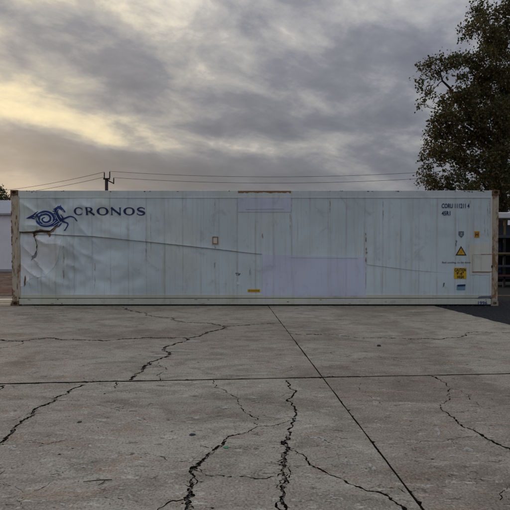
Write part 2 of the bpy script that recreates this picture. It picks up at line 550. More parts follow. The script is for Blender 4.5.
# ------------------------------------------------------------------ earth strip at the left behind the planks
rs = random.Random(5)
sv = []
nx, ny = 40, 24
for j in range(ny+1):
    for i in range(nx+1):
        x = -45 + 39.5*i/nx; y = 15.6 + 26*j/ny
        sv.append((x, y, -0.10 + 0.13*min(1, j/3) + min(1, j/3)*0.07*mnoise.fractal((x*0.35, y*0.8, 2.2), 0.9, 2.0, 3)))
sf = [(j*(nx+1)+i, j*(nx+1)+i+1, (j+1)*(nx+1)+i+1, (j+1)*(nx+1)+i) for j in range(ny) for i in range(nx)]
so = pyobj('earth_strip', sv, sf, M_SOIL, smooth=True)
tag(so, 'reddish brown bare earth at left between the container and white shed', 'earth', kind='structure')

# ------------------------------------------------------------------ container
CY = 12.77                                   # front face
CL, CH, CW = 12.192, 2.896, 2.438
cont = empty('shipping_container', (0.0, CY + CW/2, 0.0))
tag(cont, 'long weathered pale grey refrigerated shipping container with blue sea horse and CRONOS lettering', 'container')
YF = -CW/2                                   # local y of front face
HX = CL/2


def C(px, py):
    """pixel -> local (x, z) on the container front"""
    v = at(px, py, CY); return v.x, v.z


def container_paint(name, base, dirt=1.0, rust=0.35, streak=1.0):
    m, p, O = new_mat(name, 0.55, 0.35)
    x, y, z = nsep(O)
    big = nnoise(O, 0.55, 4, 0.6, 0.3)
    st_ = nnoise(ncomb(x*9.0, y, z*0.35), 1.0, 6, 0.65, 0.2)
    st2 = nnoise(ncomb(x*30.0, y, z*0.8+4.0), 1.0, 4, 0.6, 0.1)
    bl = nnoise(nmap(O, loc=(3, 3, 7)), 2.6, 7, 0.68, 0.6)
    d = tuple(c*0.72 for c in base); hi = tuple(min(.85, c*1.13) for c in base)
    col = nmix(nstep(big, 0.3, 0.7), tuple(c*0.92 for c in base), hi)
    col = nmix(nstep(st_, 0.48, 0.75)*0.5*streak, col, (d[0]*1.02, d[1]*0.97, d[2]*0.84))
    col = nmix(nstep(st2, 0.56, 0.75)*0.25*streak, col, (0.23, 0.22, 0.18))
    col = nmix(nstep(bl, 0.55, 0.72)*0.35*dirt, col, (0.22, 0.215, 0.19))
    col = nmix(nstep(nnoise(nmap(O, loc=(8, 1, 2)), 7, 6, 0.7, 0.5), 0.62, 0.72)*0.4, col, hi)
    yel = nnoise(nmap(O, (1, 1, 0.6), loc=(2, 5, 1)), 0.8, 4, 0.65, 0.4) - x*0.022
    col = nmix(nstep(yel, 0.50, 0.75)*0.5, col, nmix(1.0, col, (1.06, 0.98, 0.78), 'MULTIPLY'))
    # grime line along seams: narrow dirty bands every panel width
    sx = S.m('ABSOLUTE', S.m('FRACT', (x - PX0)*(1/PW) + 0.5) - 0.5)
    seam = nstep(sx, 0.09, 0.005)*nstep(nnoise(ncomb(x*4.0, y, z*1.1), 1.0, 4, 0.6), 0.40, 0.62)
    col = nmix(seam*0.30*streak, col, (0.30, 0.27, 0.19))
    rr = nstep(nnoise(ncomb(x*6.0, y, z*1.3+2.0), 1.0, 7, 0.7, 0.3), 0.70-0.1*rust, 0.78-0.1*rust)
    col = nmix(rr*0.7*rust, col, (0.20, 0.095, 0.04))
    sp = nstep(nvor(O, 14), 0.10, 0.03)*nstep(nnoise(O, 1.9, 3), 0.54, 0.62)
    col = nmix(sp*0.6, col, (0.12, 0.085, 0.06))
    setin(p, 'Base Color', col)
    setin(p, 'Roughness', nstep(bl, 0.2, 0.8)*0.3 + 0.42)
    bump(p, nnoise(O, 3.0, 5, 0.55)*1.2 + nnoise(O, 40, 3)*0.08, 0.22, 0.02)
    return m


def rusty_paint(name, base, amount, rustc=(0.17, 0.075, 0.03)):
    m, p, O = new_mat(name, 0.75, 0.25)
    x, y, z = nsep(O)
    n = nnoise(ncomb(x*2.2, y*2.2, z), 3.6, 7, 0.7, 0.5)
    n2 = nnoise(O, 17, 5, 0.65)
    col = nmix(n2, tuple(c*0.8 for c in base), tuple(c*1.1 for c in base))
    r = nstep(n + (n2-0.5)*0.25, 0.72-amount*0.4, 0.80-amount*0.4)
    rc_ = nmix(n2, tuple(c*0.35 for c in rustc), tuple(c*1.5 for c in rustc))
    col = nmix(r*0.9, col, rc_)
    hz = nstep(n, 0.5-amount*0.3, 0.7-amount*0.3)
    col = nmix(hz*0.35, col, (0.30, 0.2, 0.11))
    setin(p, 'Base Color', col); bump(p, n2 - r*0.6, 0.4, 0.006)
    return m


PX0, PX1 = -HX + 0.195, HX - 0.175           # panels run between the corner posts
NP = 26
PW = (PX1-PX0)/NP
BASE = (0.560, 0.650, 0.672)
M_PAINT = container_paint('aged_container_paint', BASE)
M_RAIL = container_paint('aged_rail_paint', (0.56, 0.62, 0.62), 1.0, 0.5, 0.6)
M_LEDGE = container_paint('yellowed_rail_paint', (0.54, 0.56, 0.48), 1.1, 0.6, 0.6)
M_LAV = container_paint('lavender_repair_paint', (0.545, 0.59, 0.715), 0.8, 0.1, 0.8)
M_LAVW = container_paint('pale_repair_sheet', (0.66, 0.71, 0.78), 0.9, 0.25, 0.9)
M_CREAM = container_paint('cream_repaint', (0.62, 0.61, 0.54), 0.9, 0.35, 0.7)
M_POST = rusty_paint('rusty_corner_post', (0.52, 0.47, 0.36), 0.42)
M_POSTR = rusty_paint('rusty_right_post', (0.50, 0.44, 0.34), 0.58, (0.20, 0.085, 0.03))
M_RUST = rusty_paint('bare_rust', (0.11, 0.055, 0.03), 0.9, (0.12, 0.05, 0.02))
M_ORUST = rusty_paint('orange_rust', (0.26, 0.14, 0.06), 0.5, (0.22, 0.09, 0.025))
M_TEAR = rusty_paint('dark_brown_tear', (0.20, 0.12, 0.075), 0.55, (0.13, 0.06, 0.03))
M_CASTD = rusty_paint('dark_rusty_casting', (0.12, 0.08, 0.06), 0.8, (0.09, 0.04, 0.022))
M_CAST = rusty_paint('painted_casting', (0.36, 0.33, 0.27), 0.5)
M_DARK = simple('dark_gap', (0.015, 0.014, 0.013), 0.3, 20, 0.95)

CREASE = [C(*p) for p in [(20,233),(34,234),(50,234),(63,235),(94,236.3),(130,240),(170,244),(210,248.3),(250,253),(300,257.5),(366,264.5),(410,270),(432,272),(470,275)]]
CRX = [p[0] for p in CREASE]; CRZ = [p[1] for p in CREASE]


REPX0, REPX1 = C(262, 250)[0], C(366, 250)[0]


def disp(x, z):
    """outward displacement of the dented side wall (metres)"""
    zc = float(np.interp(x, CRX, CRZ)); t = z-zc
    amp = float(np.interp(x, [-5.9, -5.0, -1.0, 0.2, 2.6, 4.4, 5.0], [1.0, 1.0, 0.70, 0.45, 0.22, 0.12, 0.0]))
    amp *= float(np.interp(x, [REPX0-.05, REPX0, REPX1, REPX1+.05], [1, 0, 0, 1]))
    w = 0.6+0.8*(0.5+0.5*mnoise.noise((x*0.9, 3.3, 0)))
    d = 0.016*amp*w*math.exp(-t/0.07) if t > 0 else -0.024*amp*w*math.exp(t/0.09)
    # crumpled left end
    m = float(np.interp(x, [-5.95, -5.6, -4.3, -2.6, -1.4], [0.25, 1.0, 1.0, 0.45, 0.0]))*float(np.interp(z, [0.25, 0.6, 2.5, 2.72], [0.0, 1, 1, 0]))
    if m > 0:
        d += m*0.070*mnoise.fractal((x*1.15+4, z*1.35, 1.7), 0.9, 2.0, 3)
        r = 1-abs(mnoise.noise(((x*0.8 + z)*1.9, (x - z*0.5)*0.8, 6.1)))
        d += m*0.055*(r**5-0.35)*float(np.interp(x, [-5.6, -4.4, -3.6], [1, 0.9, 0.1]))
    # broad dents
    for cx, cz, rx, rz, a_ in ((-4.35, 1.1, .50, .34, -.085), (-3.6, 1.45, .5, .24, -.05), (-5.2, 1.35, .3, .35, -.03), (-1.6, .9, .5, .5, -.012), (2.4, 1.2, .4, .5, -.01), (4.7, 1.7, .12, .14, -.012), (-3.2, 1.75, .5, .18, .02)):
        q = ((x-cx)/rx)**2 + ((z-cz)/rz)**2
        if q < 9: d += a_*math.exp(-q)
    # quilting between seams
    f = ((x-PX0)/PW) % 1.0
    d += 0.0035*math.sin(math.pi*f)
    return d + 0.003*mnoise.noise((x*1.3, z*1.1, 8))


def surf(x, z, off=0.0): return Vector((x, YF - disp(x, z) - off, z))


PZ0, PZ1 = C(255, 296.5)[1], C(255, 198)[1]
# backing behind the seams plus roof, floor, far side and ends
bm = bx(-HX+0.05, HX-0.05, YF+0.085, CW/2-0.05, 0.14, CH-0.03)
obj('insulated_body', bm, M_PAINT, cont)
NZ = 96
for i in range(NP):
    a_, b_ = PX0 + i*PW + 0.0008, PX0 + (i+1)*PW - 0.0008
    n = 14 if i < 10 else 7
    vs, fs = [], []
    xs = np.linspace(a_, b_, n+1)
    # rows follow the crease and pack towards it
    NL = 40
    for r in range(NZ+1):
        for x in xs:
            x = float(x); zc = float(np.interp(x, CRX, CRZ))
            if r <= NL: z = zc - (zc-PZ0)*(1-r/NL)**1.5
            else: z = zc + (PZ1-zc)*((r-NL)/(NZ-NL))**1.5
            if r == NL: z -= 0.0006
            vs.append(surf(x, z))
    for r in range(NZ):
        for c in range(n):
            q = r*(n+1)+c; fs.append((q, q+1, q+n+2, q+n+1))
    # returned edges at the seams
    for side in (0, n):
        b0 = len(vs)
        for r in range(NZ+1):
            v = vs[r*(n+1)+side]; vs.append(Vector((v.x, YF+0.084, v.z)))
        for r in range(NZ):
            q = (r*(n+1)+side, (r+1)*(n+1)+side, b0+r+1, b0+r)
            fs.append(q if side == 0 else q[::-1])
    wp = pyobj('wall_panel', vs, fs, M_PAINT, cont, smooth=True)
    wp.data.set_sharp_from_angle(angle=math.radians(38))


def sheet(name, poly, mat, off=0.004, step=0.04, thick=0.004, parent=cont):
    """thin sheet with the given (x,z) outline, lying on the dented wall"""
    poly = [Vector(p) for p in poly]
    ring = []
    for a_, b_ in zip(poly, poly[1:]+poly[:1]):
        n = max(1, int((b_-a_).length/step))
        ring += [a_+(b_-a_)*i/n for i in range(n)]
    ar = sum(a_.x*b_.y-b_.x*a_.y for a_, b_ in zip(ring, ring[1:]+ring[:1]))
    if ar < 0: ring.reverse()
    vs = list(ring)
    x0, x1 = min(p.x for p in ring), max(p.x for p in ring); z0, z1 = min(p.y for p in ring), max(p.y for p in ring)
    for x in np.arange(x0+step/2, x1, step):
        for z in np.arange(z0+step/2, z1, step): vs.append(Vector((float(x), float(z))))
    vo, eo, fo, ov, oe, of = delaunay_2d_cdt(vs, [], [list(range(len(ring)))], 0, 1e-6)
    bm = bmesh.new()
    bv = [bm.verts.new(surf(v.x, v.y, off)) for v in vo]
    for f, o in zip(fo, of):
        if o: bm.faces.new([bv[i] for i in f])
    bmesh.ops.delete(bm, geom=[v for v in bm.verts if not v.link_faces], context='VERTS')
    if sum(f.normal.y if f.normal.length else 0 for f in bm.faces) > 0: bmesh.ops.reverse_faces(bm, faces=bm.faces)
    bm.normal_update()
    if sum(f.normal.y*f.calc_area() for f in bm.faces) > 0: bmesh.ops.reverse_faces(bm, faces=bm.faces)
    if thick:
        be = [e for e in bm.edges if e.is_boundary]
        ex = bmesh.ops.extrude_edge_only(bm, edges=be)
        for v in ex['geom']:
            if isinstance(v, bmesh.types.BMVert): v.co.y += thick
    return obj(name, bm, mat, parent)


def cpoly(*pts): return [C(*p) for p in pts]


def jag(pts, amp, n, seed):
    r = random.Random(seed); out = []
    for a_, b_ in zip(pts, pts[1:]+pts[:1]):
        for i in range(n):
            f = i/n
            out.append((a_[0]+(b_[0]-a_[0])*f + r.uniform(-amp, amp), a_[1]+(b_[1]-a_[1])*f + r.uniform(-amp, amp)))
    return out


# rails, posts, castings
zt0 = C(255, 197.6)[1]
obj('top_rail', bx(-HX+0.178, HX-0.178, YF-0.004, YF+0.10, zt0, CH-0.012, bev=0.006), M_RAIL, cont)
obj('top_rail_lip', bx(-HX+0.18, HX-0.18, YF-0.014, YF-0.002, zt0-0.012, zt0+0.012, bev=0.003), M_RAIL, cont)
obj('roof_sheet', bx(-HX+0.02, HX-0.02, YF+0.09, CW/2-0.02, CH-0.028, CH-0.010), M_RAIL, cont)
zl0, zl1 = C(255, 297.9)[1], C(255, 294.4)[1]
obj('wall_kick_strip', bx(-HX+0.195, HX-0.175, YF-0.012, YF+0.06, zl0, zl1, bev=0.004), M_LEDGE, cont)
zb1 = C(255, 298.9)[1]
obj('bottom_rail', bx(-HX+0.178, HX-0.178, YF-0.016, YF+0.10, 0.034, zb1, bev=0.008), M_LEDGE, cont)
obj('rail_groove', bx(-HX+0.18, HX-0.18, YF+0.030, YF+0.083, zb1-0.01, zl0+0.01), M_LEDGE, cont)
for sx in (-1, 1):
    for yy in (YF, CW/2-0.15):
        x0, x1 = sorted((sx*(HX-0.003), sx*(HX-0.165)))
        po = obj('corner_post', bx(x0, x1, yy-0.002, yy+0.15, 0.119, CH-0.119, bev=0.012), M_POST if sx < 0 else M_POSTR, cont)
        if yy == YF:
            # inner flange of the post
            x0, x1 = sorted((sx*(HX-0.168), sx*(HX-0.215)))
            obj('post_flange', bx(x0, x1, YF-0.018, YF+0.06, 0.2, CH-0.16, bev=0.004), M_CREAM if sx > 0 else M_POST, cont)


def casting(sx, top, front):
    """corner casting with a stadium hole in its face"""
    w, h, dp = 0.178, 0.118, 0.162
    bm = bmesh.new()
    N = 20
    inn = []
    for i in range(N):
        a_ = 2*math.pi*i/N
        inn.append((0.034*math.cos(a_) + (0.0 if abs(math.cos(a_)) < 1e-6 else math.copysign(0.016, math.cos(a_))), 0.036*math.sin(a_)))
    out = []
    for i in range(N):
        a_ = 2*math.pi*i/N; c, s = math.cos(a_), math.sin(a_)
        kx = min((w/2)/abs(c) if abs(c) > 1e-6 else 9, (h/2)/abs(s) if abs(s) > 1e-6 else 9)
        out.append((c*kx, s*kx))
    for cxx in ((w/2, h/2), (-w/2, h/2), (-w/2, -h/2), (w/2, -h/2)):
        j = min(range(N), key=lambda q: (out[q][0]-cxx[0])**2+(out[q][1]-cxx[1])**2); out[j] = cxx
    cx = sx*(HX+0.004-w/2); cz = (CH-h/2) if top else h/2
    yf = YF-0.020 if front else CW/2+0.004
    sg = 1 if front else -1
    fo = [bm.verts.new((cx+x, yf, cz+z)) for x, z in out]; fi = [bm.verts.new((cx+x, yf, cz+z)) for x, z in inn]
    bo = [bm.verts.new((cx+x, yf+sg*dp, cz+z)) for x, z in out]; bi = [bm.verts.new((cx+x, yf+sg*0.06, cz+z)) for x, z in inn]
    for i in range(N):
        j = (i+1) % N
        bm.faces.new((fo[i], fo[j], fi[j], fi[i])); bm.faces.new((fo[i], fo[j], bo[j], bo[i])); bm.faces.new((fi[i], fi[j], bi[j], bi[i]))
    bm.faces.new(bi); bm.faces.new(bo)
    bmesh.ops.recalc_face_normals(bm, faces=bm.faces)
    o = obj('corner_casting', bm, M_CASTD if (top or sx < 0) else M_CAST, cont)
    return o


for sx in (-1, 1):
    for top in (0, 1):
        for fr in (0, 1): casting(sx, top, fr)

# rust flakes along the left post edge
r3 = random.Random(3)
for i in range(30):
    x, z = C(13, r3.uniform(200, 300)); e = i % 3 == 0
    cx_ = -HX + (r3.uniform(.004, .02) if not e else r3.uniform(.05, .15)); w_, h_ = r3.uniform(.006, .022), r3.uniform(.02, .10)
    pyobj('rust_scale', [(max(-HX-.004, cx_+math.cos(t)*w_*r3.uniform(.4, 1.2)), YF-.0045-r3.uniform(0, .001), z+math.sin(t)*h_*r3.uniform(.5, 1.1)) for t in [k_*.57 for k_ in range(11)]], [tuple(range(11))], M_RUST if r3.random() < .7 else M_TEAR, cont)

# repair sheets
zb_ = zb1
sheet('repair_sheet', cpoly((262.5, 254.5), (365.5, 257), (365.5, 296), (262.5, 296)), M_LAV, 0.012, 0.06, 0.010)
sheet('repair_sheet', cpoly((238, 198), (291, 198), (291, 212), (238, 212)), M_LAV, 0.009, 0.06, 0.008)
sheet('repair_seam', cpoly((246, 208.6), (284, 208.2), (284, 208.8), (246, 209.2)), M_RAIL, 0.016, 0.05, 0.006)
sheet('repair_seam', cpoly((289, 257.2), (358, 257.9), (358, 258.2), (289, 257.5)), M_RAIL, 0.019, 0.05, 0.003)
sheet('torn_panel_lining', jag(cpoly((21, 233), (50, 236), (62, 240), (57, 262), (46, 276), (31, 278.5), (23, 286), (20.5, 286)), 0.012, 8, 4), M_LAVW, 0.0045, 0.05, 0.0015)
# rivets round the repair sheets
def rivets(x0, x1, z0, z1, off):
    bm = bmesh.new()
    ps = [(x, z) for x in np.arange(x0+.04, x1, .11) for z in (z0+.03, z1-.03)] + [(x, z) for z in np.arange(z0+.12, z1-.05, .11) for x in (x0+.03, x1-.03)]
    for x, z in ps:
        c = surf(float(x), float(z), off); rim = [bm.verts.new(c + Vector((math.cos(t)*.009, .002, math.sin(t)*.009))) for t in [k_*math.pi/3 for k_ in range(6)]]
        top = bm.verts.new(c - Vector((0, .004, 0)))
        for q in range(6): bm.faces.new((rim[q], rim[(q+1) % 6], top))
    bmesh.ops.recalc_face_normals(bm, faces=bm.faces)
    tag(obj('rivets', bm, M_RAIL, cont, True), kind='stuff')
ra, rb_ = C(262.5, 296), C(365.5, 257.2); rivets(ra[0], rb_[0], ra[1], rb_[1], .0135)
ra, rb_ = C(238, 212), C(291, 198); rivets(ra[0], rb_[0], ra[1], rb_[1], .0105)
# rust strip over the top patch, on the rail
x0, z0 = C(238, 194.6); x1, z1 = C(291, 191.8)
rr_ = random.Random(2); pr = [(x0, CH-.018), (x1, CH-.018)] + [(x1-(x1-x0)*i/40, CH-.05-rr_.uniform(0, .03)) for i in range(41)]
pyobj('rust_strip', [(a_, YF-.0065, b_) for a_, b_ in pr], [tuple(range(len(pr)))[::-1]], M_ORUST, cont)
# chips and rust spots on the rails
def rail_spot(px, z, w, h, mat, seed, off=.0062):
    r = random.Random(seed); x = C(px, 200)[0]
    pyobj('rust_spot', [(x+math.cos(t)*w*r.uniform(.5, 1.1), YF-off, z+math.sin(t)*h*r.uniform(.5, 1.1)) for t in [k_*.7 for k_ in range(9)]], [tuple(range(9))], mat, cont)
rq = random.Random(6)
for i, px in enumerate([27, 29.5, 32, 34, 36, 62, 63.5, 150, 330, 342, 368, 372] + [rq.uniform(455, 490) for _ in range(14)] + [rq.uniform(20, 490) for _ in range(14)]):
    rail_spot(px, CH-.022-rq.uniform(0, .03)*(i % 3 > 0), rq.uniform(.012, .04), rq.uniform(.006, .014), rq.choice((M_RUST, M_DARK, M_ORUST)), i)
for i in range(26):
    rail_spot(rq.uniform(22, 490), rq.choice((zb_-.012, .035, .06, .1, zb_-.02)), rq.uniform(.01, .06), rq.uniform(.004, .012), rq.choice((M_RUST, M_ORUST, M_TEAR)), 90+i, .0175)
# thin grey strip laid along the crease, broken at the repair sheet
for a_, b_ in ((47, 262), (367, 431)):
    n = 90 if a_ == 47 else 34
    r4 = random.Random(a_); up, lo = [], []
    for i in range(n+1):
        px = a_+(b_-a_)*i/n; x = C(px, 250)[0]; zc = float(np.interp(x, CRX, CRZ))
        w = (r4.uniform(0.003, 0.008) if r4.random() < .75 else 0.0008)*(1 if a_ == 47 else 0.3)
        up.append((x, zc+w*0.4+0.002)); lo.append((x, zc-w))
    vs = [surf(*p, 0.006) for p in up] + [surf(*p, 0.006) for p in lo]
    pyobj('crease_line', vs, [(i, n+1+i, n+2+i, i+1) for i in range(n)], simple('grey_crease', (0.30, 0.285, 0.26), 0.5, 30, 0.9), cont)
# the tear
sheet('rusty_tear', jag(cpoly((21, 231.6), (33, 231.2), (41, 229.3), (51, 230.2), (56, 225.6), (58, 225), (54, 231), (51, 233.2), (50.5, 237), (49.2, 237), (48.5, 233.4), (42, 232.6), (37, 233.4), (36, 237.6), (34, 237), (33.4, 233.4), (21, 232.8)), 0.010, 4, 7), M_TEAR, 0.013, 0.04, 0.004)
sheet('tear_gap', jag(cpoly((20, 231.8), (33, 231.8), (41, 230.4), (50, 231.2), (55, 227), (50, 232.3), (42, 232), (36.5, 232.8), (36, 236), (34.6, 236), (34, 232.6), (20, 232.4)), 0.006, 4, 8), M_DARK, 0.019, 0.04, 0.003)
sheet('tear_gap', jag(cpoly((35.8, 236), (36.6, 240), (37.4, 245), (37.0, 250), (35.4, 254), (35.0, 254), (36.5, 250), (36.8, 245), (36.1, 240)), 0.008, 3, 9), M_DARK, 0.015, 0.04, 0.003)
sheet('tear_gap', jag(cpoly((25.5, 275), (26.6, 279), (25.6, 284), (24.4, 287), (24.6, 280)), 0.006, 3, 10), M_RUST, 0.013, 0.04, 0.003)
sheet('rust_patch', jag(cpoly((32, 256), (37, 252), (36, 258), (31, 261)), 0.02, 3, 12), simple('grey_stain', (0.2, 0.19, 0.2), .3, 14), 0.012, 0.04, 0.0)
# rust streaks
def streak(px, y0, y1, w, mat, seed, off=0.006):
    r = random.Random(seed)
    for i in range(7):
        x = px + r.gauss(0, w*.45); a0 = r.uniform(y0, y0+(y1-y0)*.55); a1 = min(y1, a0+(y1-y0)*r.uniform(.2, .6)); q = r.uniform(.10, .32)
        sheet('rust_streak', jag(cpoly((x-q, a0), (x+q, a0+.3), (x+q*.7, (a0+a1)/2), (x+q*.2, a1), (x-q*.5, (a0+a1)/2)), 0.005, 4, seed*10+i), mat, off+i*.0004, 0.05, 0.0)
streak(365.8, 233, 243, .5, M_ORUST, 21, 0.007); streak(366.2, 247, 256, 1.2, M_ORUST, 22, .007); streak(365.9, 256, 264, .4, M_ORUST, 24, .018)
M_DRIP = simple('brown_drip', (0.36, 0.28, 0.19), .25, 20)
S.nt = M_DRIP.node_tree; O_ = S(S.nt.nodes.new('ShaderNodeTexCoord').outputs['Object']); setin(M_DRIP.node_tree.nodes['Principled BSDF'], 'Alpha', nstep(nnoise(nmap(O_, (1, 1, .2)), 26, 3, .6), .38, .7)*.75)
for i, (px, y0, y1, w) in enumerate(((487.5, 198, 245, .8), (489.5, 198, 225, .7), (484.5, 214, 244, .7), (63.5, 240, 293, 1.0), (94.5, 262, 294, .6), (290.5, 198, 240, .8), (151, 212, 262, .5), (146, 236, 280, .5), (250, 262, 293, .8), (30, 276, 293, 1.2), (365.8, 262, 292, .5), (383, 200, 225, .4), (330, 200, 216, .5), (470, 200, 218, .6), (110, 276, 294, .6), (215, 196, 234, .5))):
    streak(px, y0, y1, w, M_DRIP, 300+i)
streak(262.4, 233, 240, .5, simple('thin_rust', (0.3, 0.22, 0.15), .3), 23)
# access hatch of the right end
sheet('cream_patch', jag(cpoly((469, 244), (492, 243), (492, 275), (469.5, 275)), 0.012, 6, 31), M_CREAM, 0.006, 0.05, 0.003)
h0, h1 = C(472.3, 271.8), C(492.2, 254.3)
hatch = sheet('access_hatch', [(h0[0], h0[1]), (h1[0], h0[1]), (h1[0], h1[1]), (h0[0], h1[1])], M_CREAM, 0.016, 0.05, 0.012)
def hbar(ax, az, bx_, bz, mat, w=0.008):
    sheet('rust_edge', jag([(min(ax, bx_)-w, min(az, bz)-w), (max(ax, bx_)+w, min(az, bz)-w), (max(ax, bx_)+w, max(az, bz)+w), (min(ax, bx_)-w, max(az, bz)+w)], 0.003, 8, int(ax*100+az*10)), mat, 0.020, 0.05, 0.003, hatch)
hx = C(481, 260)[0]
hbar(h0[0], h0[1], h1[0], h0[1], M_ORUST); hbar(hx, h1[1], h1[0], h1[1], M_ORUST); hbar(h1[0], h0[1]+.02, h1[0], h1[1]-.02, M_ORUST)
hbar(h0[0], h0[1]+.02, h0[0], h1[1], M_LEDGE, .005); hbar(hx, h0[1]+.05, hx, h1[1]-.02, M_LEDGE, .005); hbar(h0[0]+.02, h1[1], hx-.02, h1[1], M_LEDGE, .005)
q = C(491.5, 266.5)
sheet('hatch_latch', [(q[0]-.012, q[1]-.03), (q[0]+.012, q[1]-.03), (q[0]+.012, q[1]+.03), (q[0]-.012, q[1]+.03)], M_DARK, 0.03, 0.05, 0.012, hatch)

# little rusty frame near the middle
fx0, fz0 = C(211.9, 244.6); fx1, fz1 = C(218.7, 236.2)
fr = sheet('vent_cover', [(fx0, fz0), (fx1, fz0), (fx1, fz1), (fx0, fz1)], M_CREAM, 0.012, 0.05, 0.010)
for (a0, b0, a1, b1) in ((fx0+.012, fz0+.012, fx1-.012, fz0+.034), (fx0+.012, fz1-.034, fx1-.012, fz1-.012), (fx0+.012, fz0+.034, fx0+.034, fz1-.034), (fx1-.034, fz0+.034, fx1-.012, fz1-.034)):
    sheet('rust_edge', jag([(a0, b0), (a1, b0), (a1, b1), (a0, b1)], 0.003, 4, int(a0*999)), M_ORUST, 0.018, 0.05, 0.004, fr)
streak(215.3, 245, 249, 1.6, simple('tan_stain', (0.33, 0.29, 0.2), .3), 41)
streak(214.5, 262, 271, 1.5, simple('tan_stain_b', (0.31, 0.31, 0.28), .3), 42)

# ------------------------------------------------------------------ markings
M_NAVY = simple('navy_lettering', (0.020, 0.034, 0.105), 0.35, 18, 0.6)
M_BLUE = simple('sea_horse_blue', (0.014, 0.035, 0.16), 0.45, 9, 0.6)
M_BLACK = simple('black_print', (0.025, 0.027, 0.032), 0.3, 20, 0.7)
M_YEL = simple('yellow_label', (0.62, 0.38, 0.018), 0.25, 16, 0.6)
M_ORG = simple('orange_label', (0.55, 0.27, 0.02), 0.25, 16, 0.6)
M_GREY = simple('grey_sticker', (0.13, 0.16, 0.20), 0.25, 16, 0.6)
M_TEAL = simple('teal_sticker', (0.16, 0.30, 0.38), 0.25, 16, 0.6)
M_GRN = simple('green_paint', (0.04, 0.20, 0.12), 0.3, 16, 0.6)
M_WHT = simple('white_sticker', (0.68, 0.70, 0.74), 0.15, 16, 0.6)
DOFF = 0.010


def catmull(pts, n=7):
    out = []
    P_ = [pts[0]] + list(pts) + [pts[-1]]
    for i in range(1, len(P_)-2):
        p0, p1, p2, p3 = [np.array(P_[j], float) for j in (i-1, i, i+1, i+2)]
        for s in range(n):
            t = s/n
            out.append(tuple(0.5*((2*p1) + (-p0+p2)*t + (2*p0-5*p1+4*p2-p3)*t*t + (-p0+3*p1-3*p2+p3)*t**3)))
    out.append(tuple(np.array(pts[-1], float)))
    return out


class Mark:
    """collects flat strokes in (x,z) and lays them on the wall"""
    def __init__(s): s.v, s.f, s.k = [], [], 0
    def strip(s, A, B):
        b0 = len(s.v); off = DOFF + 0.0003*s.k; s.k += 1
        s.v += [surf(*p, off) for p in A] + [surf(*p, off) for p in B]
        n = len(A); s.f += [(b0+i, b0+n+i, b0+n+i+1, b0+i+1) for i in range(n-1)]
    def stroke(s, pts, ws):
        pts = [np.array(p[:2], float) for p in pts]; A, B = [], []
        for i, p in enumerate(pts):
            d = pts[min(i+1, len(pts)-1)]-pts[max(i-1, 0)]; d = d/(np.hypot(*d)+1e-9); nr = np.array((-d[1], d[0]))
            A.append(tuple(p+nr*ws[i]/2)); B.append(tuple(p-nr*ws[i]/2))
        s.strip(A, B)
    def curve(s, pts):
        q = catmull(pts); s.stroke([p[:2] for p in q], [max(p[2], 1e-4) for p in q])
    def done(s, name, mat, parent=cont): return pyobj(name, s.v, s.f, mat, parent)


# CRONOS in wide roman capitals, one part per letter
H = 7.6/510*CY; ZB = C(110, 215.1)[1]


def letter(ch, px0, px1):
    x0, x1 = C(px0, 210)[0], C(px1, 210)[0]; w = x1-x0; M = Mark()
    def pt(u, v): return (x0+u*w, ZB+v*H)
    def ring(a0, a1, n=36):
        A, B = [], []
        for i in range(n+1):
            a_ = math.radians(a0+(a1-a0)*i/n); c, s_ = math.cos(a_), math.sin(a_)
            A.append(pt(.5+.5*c, .5+.52*s_)); B.append(pt(.5+.5*c-.215*c*(abs(c)**.6), .5+.405*s_))
        M.strip(A, B)
    def bar(u0, v0, u1, v1, wd): M.stroke([pt(u0, v0), pt((u0+u1)/2, (v0+v1)/2), pt(u1, v1)], [wd*H*1.08, wd*H*.92, wd*H*1.08])
    if ch == 'O': ring(0, 360)
    if ch == 'C':
        ring(46, 314); bar(.86, .62, .86, .92, .07); bar(.86, .10, .86, .34, .05)
    if ch == 'N':
        bar(.11, 0, .11, 1, .14); bar(.89, 0, .89, 1, .14); bar(.05, .98, .93, .02, .25)
        bar(0, .03, .22, .03, .06); bar(.78, .97, 1, .97, .06)
    if ch == 'R':
        bar(.15, 0, .15, 1, .24); bar(.02, .03, .28, .03, .06); bar(.02, .97, .2, .97, .06)
        A, B = [], []
        for i in range(25):
            a_ = math.radians(90-180*i/24); c, s_ = math.cos(a_), math.sin(a_)
            A.append(pt(.45+.33*c, .725+.285*s_)); B.append(pt(.45+.13*c, .725+.185*s_))
        M.strip(A, B)
        M.strip([pt(.14, 1.01), pt(.45, 1.01)], [pt(.14, .93), pt(.45, .93)]); M.strip([pt(.14, .52), pt(.45, .52)], [pt(.14, .44), pt(.45, .44)])
        bar(.42, .48, .95, .0, .23)
    if ch == 'S':
        M.curve([(*pt(.88, .80), 0.064*H), (*pt(.70, .95), 0.115*H), (*pt(.42, .97), 0.141*H), (*pt(.16, .80), 0.218*H), (*pt(.26, .60), 0.243*H), (*pt(.56, .48), 0.269*H), (*pt(.84, .34), 0.256*H), (*pt(.86, .16), 0.218*H), (*pt(.58, .02), 0.141*H), (*pt(.28, .04), 0.115*H), (*pt(.08, .2), 0.064*H)])
        bar(.88, .70, .88, .95, .06); bar(.08, .06, .08, .32, .06)
    M.done('letter', M_NAVY)


for ch, z0, z1 in (('C', 28, 86), ('R', 99, 160), ('O', 171, 246), ('N', 259, 327), ('O', 340, 414), ('S', 424, 482)):
    letter(ch, 70+z0/6.375, 70+z1/6.375)

